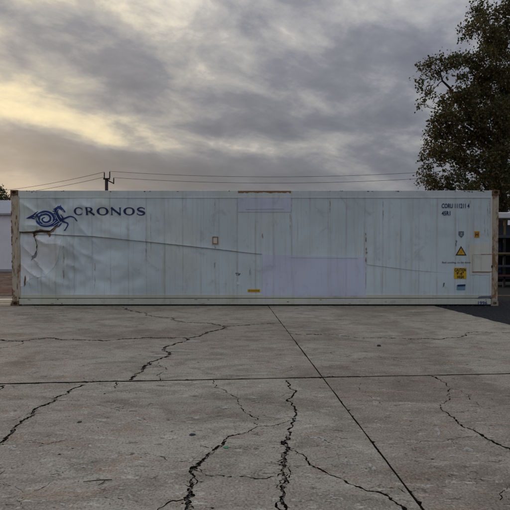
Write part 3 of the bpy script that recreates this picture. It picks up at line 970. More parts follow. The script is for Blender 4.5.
# sea horse emblem, traced as tapering strokes (drawing units of an enlargement, 7.846 per pixel)
def L(x, y, w): q = C(15+x/7.846, 195+y/7.846); return (q[0], q[1], w/7.846/510*CY)
M = Mark()
for pts in (
    [(88,184,2),(120,178,14),(150,172,12),(165,190,12),(180,215,16),(215,236,20),(255,240,23),(295,226,30),(325,204,38),(350,194,36),(372,198,16)],   # belly from tail to chest
    [(92,182,2),(125,168,10),(150,155,10),(168,140,8),(180,128,3)], [(128,182,4),(150,184,10),(162,172,8),(172,150,3)],                              # fluke
    [(172,180,4),(176,160,9),(190,143,12),(215,132,14),(245,130,15),(275,140,16),(296,160,17),(304,182,16),(298,204,12)],                             # outer curl
    [(196,196,3),(196,172,12),(212,154,16),(238,148,16),(262,156,16),(276,174,16),(274,196,14),(256,212,14),(234,212,12),(218,198,11),(220,182,9),(236,174,5)],
    [(186,150,3),(184,180,8),(196,208,10),(220,224,8)],
    [(352,206,30),(340,180,34),(328,158,34),(322,136,30),(330,112,28),(346,98,26),(362,104,22),(378,118,18),(392,130,13),(400,134,5)],                # neck and head
    [(352,96,10),(356,84,6),(360,78,2)], [(334,104,8),(336,90,5),(334,82,2)],                                                                       # ears
    [(326,100,5),(308,112,8),(298,110,3)], [(314,122,6),(298,128,7),(290,124,3)], [(316,140,6),(304,146,7),(296,142,3)],                              # mane
    [(356,150,3),(372,168,10),(378,184,14),(372,200,12)],                                                                                            # breast
    [(366,196,16),(398,182,13),(430,169,10),(452,172,9),(470,180,7),(480,194,9),(490,206,5)],                                                       # raised foreleg
    [(368,206,16),(396,214,12),(416,224,10),(414,242,8),(404,262,7),(396,274,9),(384,278,4)],                                                       # lower foreleg
    [(366,218,4),(352,232,10),(340,246,7),(328,250,2)], [(340,224,3),(322,240,8),(300,252,3)]):
    M.curve([L(*p) for p in pts])
emb = M.done('sea_horse_emblem', M_BLUE)
M = Mark(); M.k = 20
for pts in ([(352,212,2),(340,196,4),(326,172,5),(318,150,4),(316,136,2)], [(378,140,2),(362,152,5),(352,150,3)], [(372,118,2),(380,124,3),(386,130,2)],
            [(200,226,2),(230,236,3),(262,234,4),(300,214,5),(316,196,3)], [(300,232,2),(322,214,4),(340,204,3)], [(210,150,2),(240,140,4),(268,150,4),(286,172,4),(284,198,2)],
            [(140,176,2),(158,180,3),(170,200,3)], [(330,130,2),(336,118,4),(348,110,3)], [(244,190,4),(250,184,5),(246,178,3)]):
    M.curve([L(*p) for p in pts])
M.done('emblem_cut_line', M_PAINT, emb)




def text(s, px, py, hpx, wpx, mat, name='lettering', off=0.008, bold=0.0, parent=cont):
    """string whose capitals stand hpx high with their base at (px, py), stretched to wpx wide"""
    cu = bpy.data.curves.new('t', 'FONT'); cu.body = s; cu.size = 1; cu.resolution_u = 2; cu.offset = bold; cu.fill_mode = 'FRONT'
    o = bpy.data.objects.new('t', cu); COL.objects.link(o)
    dg = bpy.context.evaluated_depsgraph_get(); dg.update()
    me = bpy.data.meshes.new_from_object(o.evaluated_get(dg)); bpy.data.objects.remove(o); bpy.data.curves.remove(cu)
    xs = [v.co.x for v in me.vertices]; a_, b_ = min(xs), max(xs)
    x0, z0 = C(px, py); sc = CY/510
    for v in me.vertices:
        x = x0 + (v.co.x-a_)/(b_-a_)*wpx*sc; z = z0 + v.co.y/0.70*hpx*sc
        v.co = surf(x, z, off)
    me.materials.clear()
    return link(name, me, mat, parent)


text('CORU 111211 4', 441.5, 208.0, 4.4, 27.8, M_NAVY, bold=0.022)
text('45R1', 441.6, 215.3, 4.2, 8.6, M_NAVY, bold=0.022)
text('Bad cooling, to be done', 442, 263.2, 1.7, 28.5, M_BLACK, bold=0.005)
text('1996', 477.6, 304.4, 3.4, 9.2, simple('blue_stencil', (0.05, 0.10, 0.24), .3), off=0.022, bold=0.02)
for i, (x_, y_) in enumerate(((236.2, 273.4), (238, 273.2), (239.6, 273.8), (236.8, 274.8), (238.8, 275))): sheet('ink_scrawl', jag(cpoly((x_-.7, y_-.3), (x_+.8, y_-.5), (x_+.7, y_+.3), (x_-.8, y_+.4)), .006, 3, 60+i), M_GREY if i % 2 else M_BLACK, .006+.0005*i, .05, 0.0)
sheet('white_sticker', jag(cpoly((236.6, 282), (239.4, 282), (239.4, 284.6), (236.6, 284.6)), .006, 3, 5), M_WHT, 0.006, .05, .002)
# caution label
cl = sheet('caution_label', cpoly((454, 252.7+15), (466.2, 252.7+15), (466.2, 277.8+1.0), (454, 277.8+1.0)), M_YEL, 0.006, 0.05, 0.003)
text('CAUTION', 454.5, 271.3, 2.9, 11.3, M_BLACK, off=0.011, bold=0.03, parent=cl)
text("9'-6\"", 456.3, 274.7, 2.7, 7.2, M_BLACK, off=0.011, bold=0.03, parent=cl)
text('HIGH', 457, 278.2, 2.8, 6.6, M_BLACK, off=0.011, bold=0.03, parent=cl)
# hazard triangle
tr = sheet('warning_triangle', cpoly((455.4, 255.4), (466.4, 255.4), (460.9, 246)), M_BLACK, 0.006, 0.05, 0.003)
sheet('triangle_face', cpoly((457.0, 254.5), (464.8, 254.5), (460.9, 247.9)), M_YEL, 0.011, 0.05, 0.003, tr)
M = Mark(); DOFF = 0.015
M.curve([(*C(461.6, 249.6), .02), (*C(460.2, 251.6), .03), (*C(461.6, 251.8), .03), (*C(460.4, 253.8), .015)]); M.done('lightning_symbol', M_ORG, tr)
DOFF = 0.010
# grey shield and small orange plate
sheet('shield_sticker', cpoly((458.4, 231.3), (463.8, 231.3), (463.8, 235), (461.2, 238), (458.4, 235)), M_GREY, 0.006, 0.05, 0.003)
text('Z', 460.0, 235.4, 2.6, 2.2, M_WHT, off=0.011)
op = sheet('orange_plate', cpoly((474.2, 231.3), (479.3, 231.3), (479.3, 237.6), (474.2, 237.6)), M_ORG, 0.006, 0.05, 0.003)
text('H', 475.3, 236.4, 3.8, 2.8, M_BLACK, off=0.011, bold=0.02, parent=op)
sheet('question_mark_scrawl', jag(cpoly((455.2, 241), (456.6, 240.2), (457.2, 241.2), (456, 243.6), (456.3, 246), (455.6, 246), (455.4, 243.4), (456.3, 241.4)), .003, 2, 3), M_GREY, 0.006, .05, 0.002)
bs = sheet('blue_sticker', cpoly((456.6, 285), (465, 285), (465, 290), (456.6, 290)), M_TEAL, 0.006, 0.05, 0.003)
sheet('sticker_band', cpoly((457.4, 284.6), (465.2, 284.2), (465.2, 286), (457.4, 286.4)), M_NAVY, 0.012, 0.05, 0.003, bs)
sheet('green_paint_daub', jag(cpoly((443.4, 283), (444.6, 282.6), (443.9, 286.6), (442.9, 287)), .005, 3, 8), M_GRN, 0.006, 0.05, 0.001)
ol = sheet('orange_label', cpoly((247.7, 289.2), (260, 289.2), (260, 292.1), (247.7, 292.1)), M_YEL, 0.006, 0.05, 0.003)
M_OCH = simple('ochre_print', (0.28, 0.14, 0.02))
for i in range(6): sheet('label_print', cpoly((248.8+i*1.85, 290.0), (249.9+i*1.85, 290.0), (249.9+i*1.85, 291.3), (248.8+i*1.85, 291.3)), M_OCH, .011, .05, 0.0, ol)
# dark scribble on the bottom rail at right
sheet('grime_patch', jag(cpoly((478, 296.6), (491, 295.2), (491, 297.6), (478, 298.2)), .012, 4, 9), M_GREY, 0.018, .05, 0.0)

# ------------------------------------------------------------------ planks beside the container
M_PLANK = simple('pale_timber', (0.70, 0.60, 0.45), 0.3, 6, 0.8)
for i, (y0, z0, z1) in enumerate(((12.72, 0.0, 0.065), (12.82, 0.07, 0.145))):
    o = obj('timber_plank', bx(-8.6+0.1*i, -6.125, y0, y0+0.26, z0+0.003, z1, bev=0.006), M_PLANK)
    tag(o, ('lower' if i == 0 else 'upper')+' of two pale timber planks stacked at the left end of the container', 'plank', 'timber planks by the container')

# ------------------------------------------------------------------ white shed at the left
M_SHED = simple('white_steel_sheet', (0.80, 0.81, 0.84), 0.12, 1.5, 0.5)
M_ROOF = simple('grey_roof_sheet', (0.27, 0.29, 0.33), 0.15, 3, 0.6)
M_TRIM = simple('shed_grey_trim', (0.36, 0.37, 0.40), 0.2, 6, 0.6)
SY = 27.0
sx1 = -9.6
shed = empty('storage_shed', (-14.5, SY+3, 0))
tag(shed, 'white sheet metal shed with grey roof left of the container', 'shed')
def lx(x): return x+14.5
hW = 3.05
obj('shed_walls', bx(lx(-19.5), lx(sx1), -2.94, 3.0, 0.06, hW), M_TRIM, shed)
for i in range(10):
    x0 = -19.5 + i*0.99
    bm = bmesh.new(); pr = []
    for kx in range(13):
        u = x0 + 0.006 + kx*0.978/12; dp = 0.0 if (kx % 4) in (0, 1, 3) else 0.012
        pr.append((lx(u), -2.975 - dp))
    lo = [bm.verts.new((x, y, 0.16)) for x, y in pr]; hi = [bm.verts.new((x, y, hW)) for x, y in pr]
    for q in range(12): bm.faces.new((lo[q], lo[q+1], hi[q+1], hi[q]))
    obj('wall_sheet', bm, M_SHED, shed)
obj('base_rail', bx(lx(-19.55), lx(sx1+.05), -3.03, -2.95, 0.02, 0.17, bev=.01), M_TRIM, shed)
obj('gutter', bx(lx(-19.7), lx(sx1+.2), -3.14, -3.0, hW-0.04, hW+0.08, bev=.02), M_TRIM, shed)
bm = bmesh.new()
rv = [(lx(-19.7), -3.1, hW+.03), (lx(sx1+.2), -3.1, hW+.03), (lx(sx1+.2), 0, hW+0.95), (lx(-19.7), 0, hW+.95), (lx(sx1+.2), 3.1, hW+.03), (lx(-19.7), 3.1, hW+.03)]
bvv = [bm.verts.new(p) for p in rv] + [bm.verts.new((p[0], p[1], p[2]+.05)) for p in rv]
for a_ in ((0, 1, 2, 3), (3, 2, 4, 5)):
    bm.faces.new([bvv[i] for i in a_[::-1]]); bm.faces.new([bvv[i+6] for i in a_])
for a_, b_ in ((0, 1), (1, 2), (2, 4), (4, 5), (5, 3), (3, 0)): bm.faces.new((bvv[a_], bvv[b_], bvv[b_+6], bvv[a_+6]))
obj('roof', bm, M_ROOF, shed)

# ------------------------------------------------------------------ trees
def leaf_material(name, c0, c1, c2):
    m = bpy.data.materials.new(name); m.use_nodes = True; S.nt = m.node_tree
    p = m.node_tree.nodes['Principled BSDF']; p.inputs['Roughness'].default_value = 0.6; p.inputs['Specular IOR Level'].default_value = 0.2
    gi = S.nt.nodes.new('ShaderNodeNewGeometry')
    O = S(S.nt.nodes.new('ShaderNodeTexCoord').outputs['Object'])
    rnd = S(gi.outputs['Random Per Island'])
    col = nmix(rnd, c0, c1)
    col = nmix(nstep(nnoise(O, 0.55, 4, 0.6) + (rnd-0.5)*0.5, 0.42, 0.7)*0.85, col, c2)
    setin(p, 'Base Color', col)
    tr_ = S.nt.nodes.new('ShaderNodeBsdfTranslucent'); setin(tr_, 'Color', nmix(1.0, col, (0.8, 0.85, 0.5), 'MULTIPLY'))
    mx = S.nt.nodes.new('ShaderNodeMixShader'); mx.inputs[0].default_value = 0.3
    S.nt.links.new(p.outputs[0], mx.inputs[1]); S.nt.links.new(tr_.outputs[0], mx.inputs[2])
    out = [n for n in S.nt.nodes if n.type == 'OUTPUT_MATERIAL'][0]; S.nt.links.new(mx.outputs[0], out.inputs[0])
    return m


M_LEAF = leaf_material('olive_autumn_leaves', (0.048, 0.060, 0.024), (0.105, 0.106, 0.042), (0.15, 0.10, 0.038))
M_LEAF2 = leaf_material('grey_green_leaves', (0.055, 0.072, 0.030), (0.11, 0.125, 0.055), (0.10, 0.085, 0.04))
M_BARK = simple('dark_bark', (0.045, 0.036, 0.028), 0.4, 14, 0.95)


def leaves(name, clumps, per, size, seed, mat, parent, sub=0.34):
    """clumps: (centre, radius, density); many small leaf sprays scattered in each"""
    rg = np.random.default_rng(seed); cs = []
    def unit(v): return v/(np.linalg.norm(v, axis=1, keepdims=True)+1e-9)
    for c, r, dens in clumps:
        ns = max(3, int(per*dens*r**2))
        sc = np.array(c)[None] + unit(rg.normal(size=(ns, 3)))*(r*rg.random((ns, 1))**0.42)*np.array((1, 1, 0.85))
        k_ = rg.integers(11, 24, ns); sr = sub*rg.uniform(0.55, 1.2, ns)
        cs.append(np.repeat(sc, k_, 0) + rg.normal(size=(int(k_.sum()), 3))*np.repeat(sr, k_)[:, None]*0.5)
    p = np.concatenate(cs); n = len(p)
    a_ = rg.normal(size=(n, 3)); a_[:, 2] -= 0.35; a_ = unit(a_)
    bq = unit(np.cross(a_, rg.normal(size=(n, 3)))); nrm = np.cross(a_, bq)
    l = size*rg.uniform(0.6, 1.35, (n, 1)); w = l*rg.uniform(0.30, 0.46, (n, 1))
    V_ = np.stack([p, p+a_*l*.45+bq*w-nrm*l*.06, p+a_*l, p+a_*l*.45-bq*w-nrm*l*.06], 1).reshape(-1, 3)
    q = np.arange(n)[:, None]*4; F_ = np.concatenate([q+np.array((0, 1, 2)), q+np.array((0, 2, 3))], 1).reshape(-1)
    me = bpy.data.meshes.new(name)
    me.vertices.add(len(V_)); me.vertices.foreach_set('co', V_.astype(np.float32).ravel())
    me.loops.add(len(F_)); me.loops.foreach_set('vertex_index', F_.astype(np.int32))
    me.polygons.add(2*n); me.polygons.foreach_set('loop_start', np.arange(2*n, dtype=np.int32)*3); me.polygons.foreach_set('loop_total', np.full(2*n, 3, np.int32))
    me.update(calc_edges=True); me.validate()
    return link(name, me, mat, parent)


def bend(a_, b_, n, wob, rg):
    a_, b_ = Vector(a_), Vector(b_); L_ = (b_-a_).length; out = []
    o1 = Vector((rg.uniform(-1, 1), rg.uniform(-1, 1), rg.uniform(0.0, .8)))*wob*L_
    for i in range(n+1):
        t = i/n; out.append(a_.lerp(b_, t) + o1*math.sin(math.pi*t) + Vector((rg.uniform(-1, 1), rg.uniform(-1, 1), rg.uniform(-1, 1)))*0.025*L_*(0 < i < n))
    return out


TD = 22.0
tb = Vector((10.9, TD+0.6, 0))
tree = empty('broadleaf_tree', tb)
tag(tree, 'tall dark olive tree with browning leaves behind the right end of the container', 'tree')
rt = random.Random(8)
cl_ = []
def cp(px, py, rpx, dy=0.0, dens=1.0):
    v = at(px, py, TD+dy); cl_.append((v - tb, rpx*TD/510*1.12, dens))
# silhouette clumps as they stand against the sky, then the mass behind and to the right
for a_ in ((508,6,11,0,1.1),(486,22,10,.3,.8),(475,27,7,-.4,.6),(463,28,5,.2,.55),(467,36,6,.3,.5),(490,38,11,.0,.9),(505,28,9,.8,.8),(500,48,12,.2,.8),(486,52,8,-.6,.7),
           (419,84,6,0,.5),(423,70,6,.2,.5),(430,63,6,-.2,.55),(440,60,6,.1,.5),(428,94,7,.3,.55),(421,104,5,0,.3),(437,74,7,.4,.45),(447,66,7,.2,.6),(456,64,7,-.3,.65),(468,60,8,.4,.75),(478,64,8,0,.8),
           (462,78,7,.3,.55),(474,78,8,.5,.7),(488,72,11,.4,.9),(504,74,11,-.2,.8),(455,96,8,.4,.6),(446,104,8,.2,.7),(466,96,10,-.3,1.0),(480,96,12,.6,1.0),(498,94,10,1.2,.7),(508,110,9,.4,.55),
           (436,120,8,.2,.8),(450,118,11,-.4,1.1),(468,116,12,.4,1.1),(486,118,12,-.5,1.1),(503,130,10,.3,.8),(434,134,8,.5,.8),(448,136,12,.1,1.1),(466,138,13,.6,1.1),(484,140,12,0,1.0),(500,150,11,.5,.8),
           (430,150,8,.1,.75),(442,154,11,-.5,1.0),(458,158,12,.4,1.1),(476,162,11,-.2,.9),(492,168,9,.4,.6),(508,166,9,-.3,.7),(424,160,4,.3,.45),(428,168,6,.2,.55),(424,180,6,-.2,.55),(434,182,8,.3,.7),(432,192,8,.2,.6),(448,178,9,.3,.65),(446,192,9,.2,.6),(460,178,8,-.4,.75),
           (466,192,6,.5,.45),(478,182,6,.2,.35),(484,194,6,.3,.4),(500,186,9,.4,.6),(496,176,9,-.7,.8),(506,182,9,-.9,.8),(490,160,9,-.9,.9),(486,178,8,-.6,.6),(504,150,10,-.8,.9),(503,120,9,-.8,.8),(500,104,9,-.8,.7),(508,200,8,.2,.55),(494,202,8,.6,.45)):
    cp(*a_)
for _ in range(64):
    v = Vector((rt.uniform(9.9, 16.5), TD+rt.uniform(-.5, 5.0), rt.uniform(3.2, 13.6)))
    q = ((v.x-12.6)/4.3)**2 + ((v.z-8.6)/5.6)**2
    if q < 1: cl_.append((v-tb, rt.uniform(.40, .65), .6))
leaves('crown', cl_, 165, 0.106, 4, M_LEAF, tree, 0.26)
bm = bmesh.new()
trunk = [(0, 0, 0), (-.05, .05, 1.2), (.05, .1, 2.6), (.0, .15, 4.0), (.12, .1, 5.6), (.3, .2, 7.4), (.45, .15, 9.4), (.6, .2, 11.4)]
tube(bm, trunk, [.36, .29, .26, .23, .19, .15, .10, .05], 10)
obj('trunk', bm, M_BARK, tree, True)
tv = [Vector(p) for p in trunk]
bm = bmesh.new()
hubs = []
for (px, py, dy, hi_) in ((440, 72, .2, 4), (470, 70, .3, 4), (445, 112, .1, 3), (440, 150, .2, 3), (436, 184, .2, 2), (485, 30, .2, 5), (505, 20, .4, 6), (470, 130, .3, 4), (490, 100, .4, 4), (500, 60, .6, 5), (478, 172, .2, 2), (502, 190, .3, 2), (460, 96, .2, 4)):
    e = at(px, py, TD+dy) - tb
    b_ = bend(tv[hi_], e, 9, .10, rt)
    r0 = .10 if hi_ < 5 else .07
    tube(bm, b_, [r0*(1-i/10)**.8 + .012 for i in range(10)], 6)
    hubs += [(p, r0*(1-i/10)*.5+.008) for i, p in enumerate(b_) if i > 2]
for sx_, sy_, sz_ in ((2.4, 1, 6), (3.8, 2, 8.5), (2, 3, 10), (3, .5, 11), (4.4, 2, 5), (1.5, 4, 7), (2.5, 2.5, 4.2)):
    b_ = bend(tv[3], Vector((sx_, sy_, sz_)), 8, .08, rt)
    tube(bm, b_, [.10*(1-i/9)**.8+.012 for i in range(9)], 6); hubs += [(p, .02) for p in b_[2:]]
obj('limbs', bm, M_BARK, tree, True)
bm = bmesh.new()
for c, r, dn in cl_:
    h, hr = min(hubs, key=lambda q: (q[0]-c).length)
    b_ = bend(h, c, 5, .12, rt); tube(bm, b_, [min(hr, .03)*(1-i/6)+.006 for i in range(6)], 5)
    for _ in range(5):
        d = Vector((rt.gauss(0, 1), rt.gauss(0, 1), rt.gauss(0, .8))).normalized()*r*rt.uniform(.5, 1.0)
        tube(bm, bend(b_[rt.randint(2, 5)], c+d, 4, .12, rt), [.010, .009, .007, .006, .004], 4)
tw = obj('twigs', bm, M_BARK, tree, True); tw['kind'] = 'stuff'

# small tree top behind the shed
sb = Vector((-18.6, 36.0, 0)); stree = empty('shrubby_tree', sb)
tag(stree, 'small grey green tree top showing above the shed roof at far left', 'tree')
cl2 = []
for px, py, r in ((1, 198, 7), (6, 196, 5), (10, 200, 4), (-4, 192, 7), (-12, 196, 9), (-20, 194, 9), (3, 191, 3), (-8, 205, 9), (8, 205, 6), (-22, 206, 9)):
    v = at(px, py, 36); cl2.append((v-sb, r*36/510, .8))
leaves('crown', cl2, 55, 0.14, 9, M_LEAF2, stree, .26)
bm = bmesh.new(); t2 = [(0, 0, 0), (.1, 0, 1.4), (-.1, .1, 2.8), (.2, 0, 4.2)]
tube(bm, t2, [.2, .16, .13, .07], 8)
for c, r, dn in cl2: tube(bm, bend(t2[2], c, 4, .1, rt), [.06, .045, .03, .02, .01], 5)
obj('trunk', bm, M_BARK, stree, True)

# ------------------------------------------------------------------ power pole and lines
PY = 50.0
M_POLE = simple('dark_timber_pole', (0.035, 0.030, 0.028), 0.3, 4, 0.9)
M_INS = simple('dark_insulator', (0.025, 0.024, 0.026), 0.3, 8, 0.4)
M_WIRE = simple('power_wire', (0.05, 0.05, 0.052), 0.1, 2, 0.6)
pt_ = at(106.5, 178.5, PY)
pole = empty('power_pole', (pt_.x, PY, 0))
tag(pole, 'dark utility pole with three insulators rising behind the container', 'utility pole')
bm = bmesh.new(); tube(bm, [(0, 0, -.1), (0, 0, 4), (0, 0, pt_.z)], [.19, .165, .15], 14); obj('pole_shaft', bm, M_POLE, pole, True)
def pl(px, py): v = at(px, py, PY); return Vector((v.x-pt_.x, 0, v.z))
a_ = pl(103.6, 178.6); b_ = pl(110, 178.2)
obj('crossarm', bx(a_.x, b_.x, -.17, -.05+.12, a_.z-.10, a_.z+.04, bev=.02), M_POLE, pole)
tips = []
for px, y0, y1 in ((104.3, 178, 172), (109.7, 178, 171.3)):
    p, q = pl(px, y0), pl(px, y1)
    bm = bmesh.new(); n = 9
    tube(bm, [p.lerp(q, i/n) for i in range(n+1)], [.07 if i % 2 else .045 for i in range(n)] + [.03], 10); obj('insulator', bm, M_INS, pole, True)
    tips.append(q)
bm = bmesh.new(); p, q = pl(108, 180.5), pl(113.6, 183.4); tube(bm, [p, p.lerp(q, .5), q], [.06, .05, .05], 8); obj('side_bracket', bm, M_POLE, pole, True)
p, q = pl(113.6, 184), pl(113.7, 177.6); bm = bmesh.new()
tube(bm, [p.lerp(q, i/9) for i in range(10)], [.07 if i % 2 else .045 for i in range(9)] + [.03], 10); obj('insulator', bm, M_INS, pole, True); tips.append(q)


def wire(a_, b_, sag, label):
    a_, b_ = Vector(a_), Vector(b_); n = 40; bm = bmesh.new()
    tube(bm, [a_.lerp(b_, i/n) - Vector((0, 0, 4*sag*(i/n)*(1-i/n))) for i in range(n+1)], .017, 5)
    o = obj('power_line', bm, M_WIRE); tag(o, label, 'power line', 'overhead power lines'); return o


W0 = [Vector((pt_.x, PY, 0)) + t for t in tips]
# lines run left to lower country and right to the next pole, hidden behind the tree
wire(W0[0], at(-60, 194, 62), 0.55, 'upper thin wire sloping down to the left from the utility pole')
wire(W0[2]+Vector((-.9, 0, .05)), at(-60, 199, 62), 0.5, 'lower thin wire sloping down to the left from the utility pole')
wire(W0[1], at(560, 160.5, 46), 0.95, 'upper thin wire running right from the pole to the tree')
wire(W0[2], at(560, 166.5, 46), 0.95, 'lower thin wire running right from the pole to the tree')

# ------------------------------------------------------------------ roofed rack at the right edge
RY = 18.0
M_CANW = simple('white_canopy', (0.66, 0.66, 0.64), 0.15, 3, 0.6)
M_RACK = simple('black_rack_steel', (0.018, 0.019, 0.022), 0.4, 8, 0.7)
M_YST = simple('faded_yellow_steel', (0.17, 0.12, 0.045), 0.35, 6, 0.7)
M_BST = simple('blue_grey_steel', (0.045, 0.055, 0.07), 0.3, 6, 0.6)
M_RST = simple('brown_red_steel', (0.08, 0.04, 0.028), 0.35, 6, 0.8)
M_NDR = simple('dark_blue_drum', (0.018, 0.026, 0.055), 0.4, 3, 0.5)
rx0, rx1 = 8.42, 11.6
rack = empty('storage_rack', ((rx0+rx1)/2, RY+.6, 0))
tag(rack, 'dark open steel storage rack with white roof and yellow bars at the right edge', 'rack')
RX = (rx0+rx1)/2
def rb(name, x0, x1, y0, y1, z0, z1, mat, bev=.008): return obj(name, bx(x0-RX, x1-RX, y0-.6, y1-.6, z0, z1, bev=bev), mat, rack)
zz = lambda py: at(500, py, RY).z
rb('roof_panel', rx0-.12, rx1+.1, -.15, 1.4, zz(218.5), zz(212.5), M_CANW, .03)
for x in (rx0, rx0+.36, (rx0+rx1)/2, rx1-.08):
    for y in (0, 1.1): rb('post', x, x+.075, y, y+.075, 0, zz(238.1), M_RACK); rb('upper_post', x+.005, x+.07, y+.005, y+.07, zz(234.9), zz(218.6), M_YST if y == 0 else M_BST)
rb('shelf_deck', rx0-.03, rx1+.03, -.05, 1.2, zz(238), zz(235), M_BST)
rb('top_beam', rx0-.04, rx1+.03, -.085, -.06, zz(254.2), zz(252.4), M_YST, .004)
rb('middle_beam', rx0-.04, rx1+.03, -.085, -.06, zz(267), zz(265), M_BST, .004)
rb('low_beam', rx0-.04, rx1+.03, -.085, -.06, zz(276.4), zz(274.6), M_RST, .004)
rb('shelf', rx0, rx1, 0.0, 1.18, zz(256), zz(254.6), M_RACK); rb('shelf', rx0, rx1, 0.0, 1.18, zz(279), zz(276.6), M_RACK)
rb('back_panel', rx0, rx1, 1.19, 1.22, .1, zz(238), M_RACK, 0)
def drum(x, y, z, h, r, mat, label):
    bm = bmesh.new()
    pr = [(0, r*.97), (.02, r), (.3, r*.985), (.33, r*1.03), (.36, r*.985), (.64, r*.985), (.67, r*1.03), (.70, r*.985), (.98, r), (1, r*.97)]
    tube(bm, [(0, 0, a_*h) for a_, _ in pr], [q for _, q in pr], 20)
    o = obj('drum', bm, mat, None, True); o.location = (x, y, z); tag(o, label, 'drum', 'drums on the rack'); return o
drum(rx0+.27, RY+.45, zz(254.6)+.001, .46, .2, M_NDR, 'dark blue drum on the upper shelf of the rack')
drum(rx0+.28, RY+.5, zz(276.6)+.001, .40, .22, M_NDR, 'dark drum on the lower shelf of the rack')
o = obj('crate', bx(rx0+.1-RX+RX, rx0+.75, RY+.2, RY+.8, zz(235)+.002, zz(235)+.36, bev=.015), M_BST)
tag(o, 'blue grey crate on top deck of the rack under the white roof', 'crate')
# yellow line painted on the asphalt
p = G(505, 295.3)
yl = pyobj('painted_line', [(5.8, p.y-.05, -.002), (20, p.y-.05, -.002), (20, p.y+.05, -.002), (5.8, p.y+.05, -.002)], [(0, 1, 2, 3)], simple('worn_yellow_paint', (0.22, 0.15, 0.05), .4, 8, .8))
tag(yl, 'worn yellow line painted on the asphalt at far right', 'road marking')

# ------------------------------------------------------------------ loose things on the slab
def pebble(bm, c, r, rg, flat=.6):
    n = 6; top = []
    ph = rg.uniform(0, 6)
    ringA = [bm.verts.new((c[0]+math.cos(ph+2*math.pi*i/n)*r*rg.uniform(.75, 1.2), c[1]+math.sin(ph+2*math.pi*i/n)*r*rg.uniform(.75, 1.2), c[2])) for i in range(n)]
    ringB = [bm.verts.new((c[0]+(v.co.x-c[0])*rg.uniform(.55, .85), c[1]+(v.co.y-c[1])*rg.uniform(.55, .85), c[2]+r*flat*rg.uniform(.7, 1.1))) for v in ringA]
    for i in range(n): bm.faces.new((ringA[i], ringA[(i+1) % n], ringB[(i+1) % n], ringB[i]))
    bm.faces.new(ringB)


rp = random.Random(17)
M_GRIT = simple('loose_grit', (0.11, 0.095, 0.085), .6, 30, .95)
bm = bmesh.new()
for p, w in WIDE:
    for _ in range(3):
        if rp.random() < .75: pebble(bm, (p.x+rp.gauss(0, w*.8), p.y+rp.gauss(0, w*.8), -.031+rp.uniform(.0, .016)), rp.uniform(.003, .011), rp)
for _ in range(700):
    q = rc.choice(QUADS)[0]; pebble(bm, (q.x+rp.gauss(0, .06), q.y+rp.gauss(0, .06), 0.0015), rp.uniform(.0015, .005), rp)
for _ in range(500): pebble(bm, (rp.uniform(-6, 4.3), 12.74-abs(rp.gauss(0, .05)), 0.0015), rp.uniform(.002, .009), rp)
for _ in range(900): pebble(bm, (rp.uniform(-5.5, 4.4), rp.uniform(2.5, 12.2), 0.0015), rp.uniform(.0015, .005), rp)
bm2 = bmesh.new()
for p, w in WIDE:
    if w > .013 and rp.random() < .16: pebble(bm2, (p.x+rp.gauss(0, w*.5), p.y+rp.gauss(0, w*.5), -.022), rp.uniform(.010, .020), rp, 1.0)
ch = obj('concrete_crumbs', bm2, M_CONC); tag(ch, 'broken concrete crumbs wedged in the widest cracks', 'rubble', kind='stuff')
gr = obj('loose_grit', bm, M_GRIT); tag(gr, 'loose grit and crumbs in the cracks and on the slabs', 'grit', kind='stuff')
for px, py, r, fl, mat, lab in ((379, 346.4, .030, .9, M_BLACK, 'black stone lying alone on the slab right of the long joint'),
                          (192.5, 434.8, .026, .35, simple('slate_chip_grey', (.03, .035, .045), .3), 'dark slate chip on the slab above the wide crack'),
                          (79.5, 422.2, .020, .35, M_BLACK, 'small dark chip on the slab near the left crack'),
                          (354.0, 456.0, .0, .3, None, '')):
    if r:
        bm = bmesh.new(); g_ = G(px, py); pebble(bm, (0, 0, 0), r, rp, fl); o = obj('stone', bm, mat); o.location = (g_.x, g_.y, .001); tag(o, lab, 'stone', 'stones lying on the concrete')
g_ = G(226, 447.5); bm = bmesh.new(); pebble(bm, (0, 0, 0), .024, rp, .2); o = obj('glass_scrap', bm, simple('green_scrap', (.03, .20, .11), .3, 20, .4)); o.location = (g_.x, g_.y, .002); tag(o, 'small green scrap on the slab beside the wide crack', 'scrap')
a_, b_, c_ = G(83, 482.8), G(112, 480.6), G(98, 486.2); m_ = G(105, 481.3)
bm = bmesh.new(); z_ = Vector((0, 0, .007))
tube(bm, [Vector(a_)-Vector(a_)+z_, Vector(a_).lerp(b_, .5)-Vector(a_)+z_*1.1+Vector((0, .006, 0)), Vector(b_)-Vector(a_)+z_], [.002, .004, .003], 6)
tube(bm, [Vector(m_)-Vector(a_)+z_, Vector(m_).lerp(c_, .5)-Vector(a_)+z_+Vector((.01, 0, 0)), Vector(c_)-Vector(a_)+z_], [.003, .003, .002], 6)
o = obj('twig', bm, M_BARK, None, True); o.location = a_; tag(o, 'dark forked twig lying on the slab at lower left', 'twig')

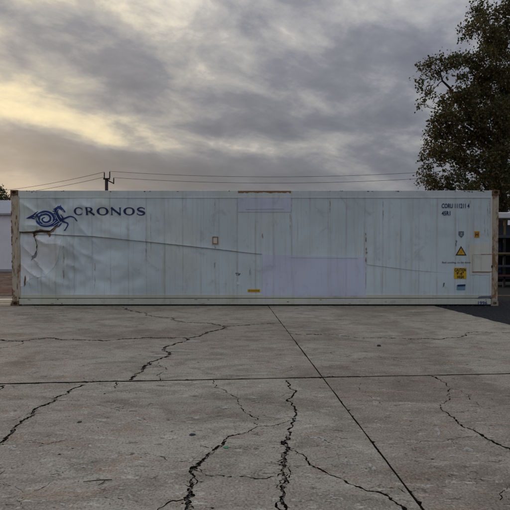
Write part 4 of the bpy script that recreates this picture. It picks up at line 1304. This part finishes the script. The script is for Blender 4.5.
# pale scuffs and paint marks ground into the slabs
def worn(m, amount, scale, thr):
    """paint worn through in specks"""
    S.nt = m.node_tree; O = S(S.nt.nodes.new('ShaderNodeTexCoord').outputs['Object'])
    setin(m.node_tree.nodes['Principled BSDF'], 'Alpha', nstep(nnoise(O, scale, 4, .7), thr-.06, thr+.08)*amount)
    return m
M_SCUFF = worn(simple('pale_scuff', (0.50, 0.49, 0.48), .3, 40, .9), .5, 90, .44)
rf = random.Random(77)
for (px, py, wpx, hpx) in ((178, 351, 44, 1.0), (158, 356.5, 16, 1.2), (195, 341.5, 12, 1.6), (106, 365.5, 5, .8), (103, 369.5, 6, 1.6), (287, 417.3, 20, 1.0), (296, 419.5, 8, 2), (323, 441, 4, 2.4), (354, 464.3, 18, 1),
                           (373, 470, 6, 4), (142, 421, 4, 1.4), (150, 425, 4, 1.2), (224, 407, 10, 2), (100, 421, 6, 2), (14, 448, 8, 3), (232, 374.5, 24, 1), (84, 467, 5, 1.6), (439, 431, 4, 5), (468, 451, 10, 3), (452, 456, 6, 2),
                           (340, 336.3, 6, 1.4), (305, 330, 20, .7), (276, 368.5, 12, 1), (60, 400, 10, 1), (196, 418, 6, 1.6), (420, 352, 14, .8), (470, 345, 16, .9), (330, 498, 8, 2), (64, 505, 6, 2), (410, 420, 9, 1.2)):
    for k_ in range(3):
        wpx *= 1.25; hpx *= 1.1; cx_, cy_ = px+rf.gauss(0, wpx*.22), py+rf.gauss(0, hpx*.4); n_ = 12
        pts = [G(cx_+math.cos(6.2832*i/n_)*wpx*.30*rf.uniform(.3, 1.2), cy_+math.sin(6.2832*i/n_)*hpx*.38*rf.uniform(.3, 1.2)) for i in range(n_)]
        c0 = sum(pts, Vector())/n_
        pyobj('paint_scuff', [(c0.x, c0.y, .0052+k_*.0004)]+[(p.x, p.y, .0052+k_*.0004) for p in pts], [(0, i+1, (i+1) % n_+1) for i in range(n_)], M_SCUFF, bed)

# loose stones on the asphalt wedge
bm = bmesh.new(); rg_ = random.Random(41)
for _ in range(3600):
    y = rg_.uniform(8.6, 17.5); x = edge_x(y) + .02 + abs(rg_.gauss(0, 1.6))
    if x < 12: pebble(bm, (x, y, -.0055), rg_.uniform(.006, .022), rg_, .7)
gv = obj('loose_gravel', bm, simple('dark_gravel', (0.040, 0.040, 0.041), .8, 9, .95)); tag(gv, 'loose dark gravel on the asphalt at right', 'gravel', kind='stuff')
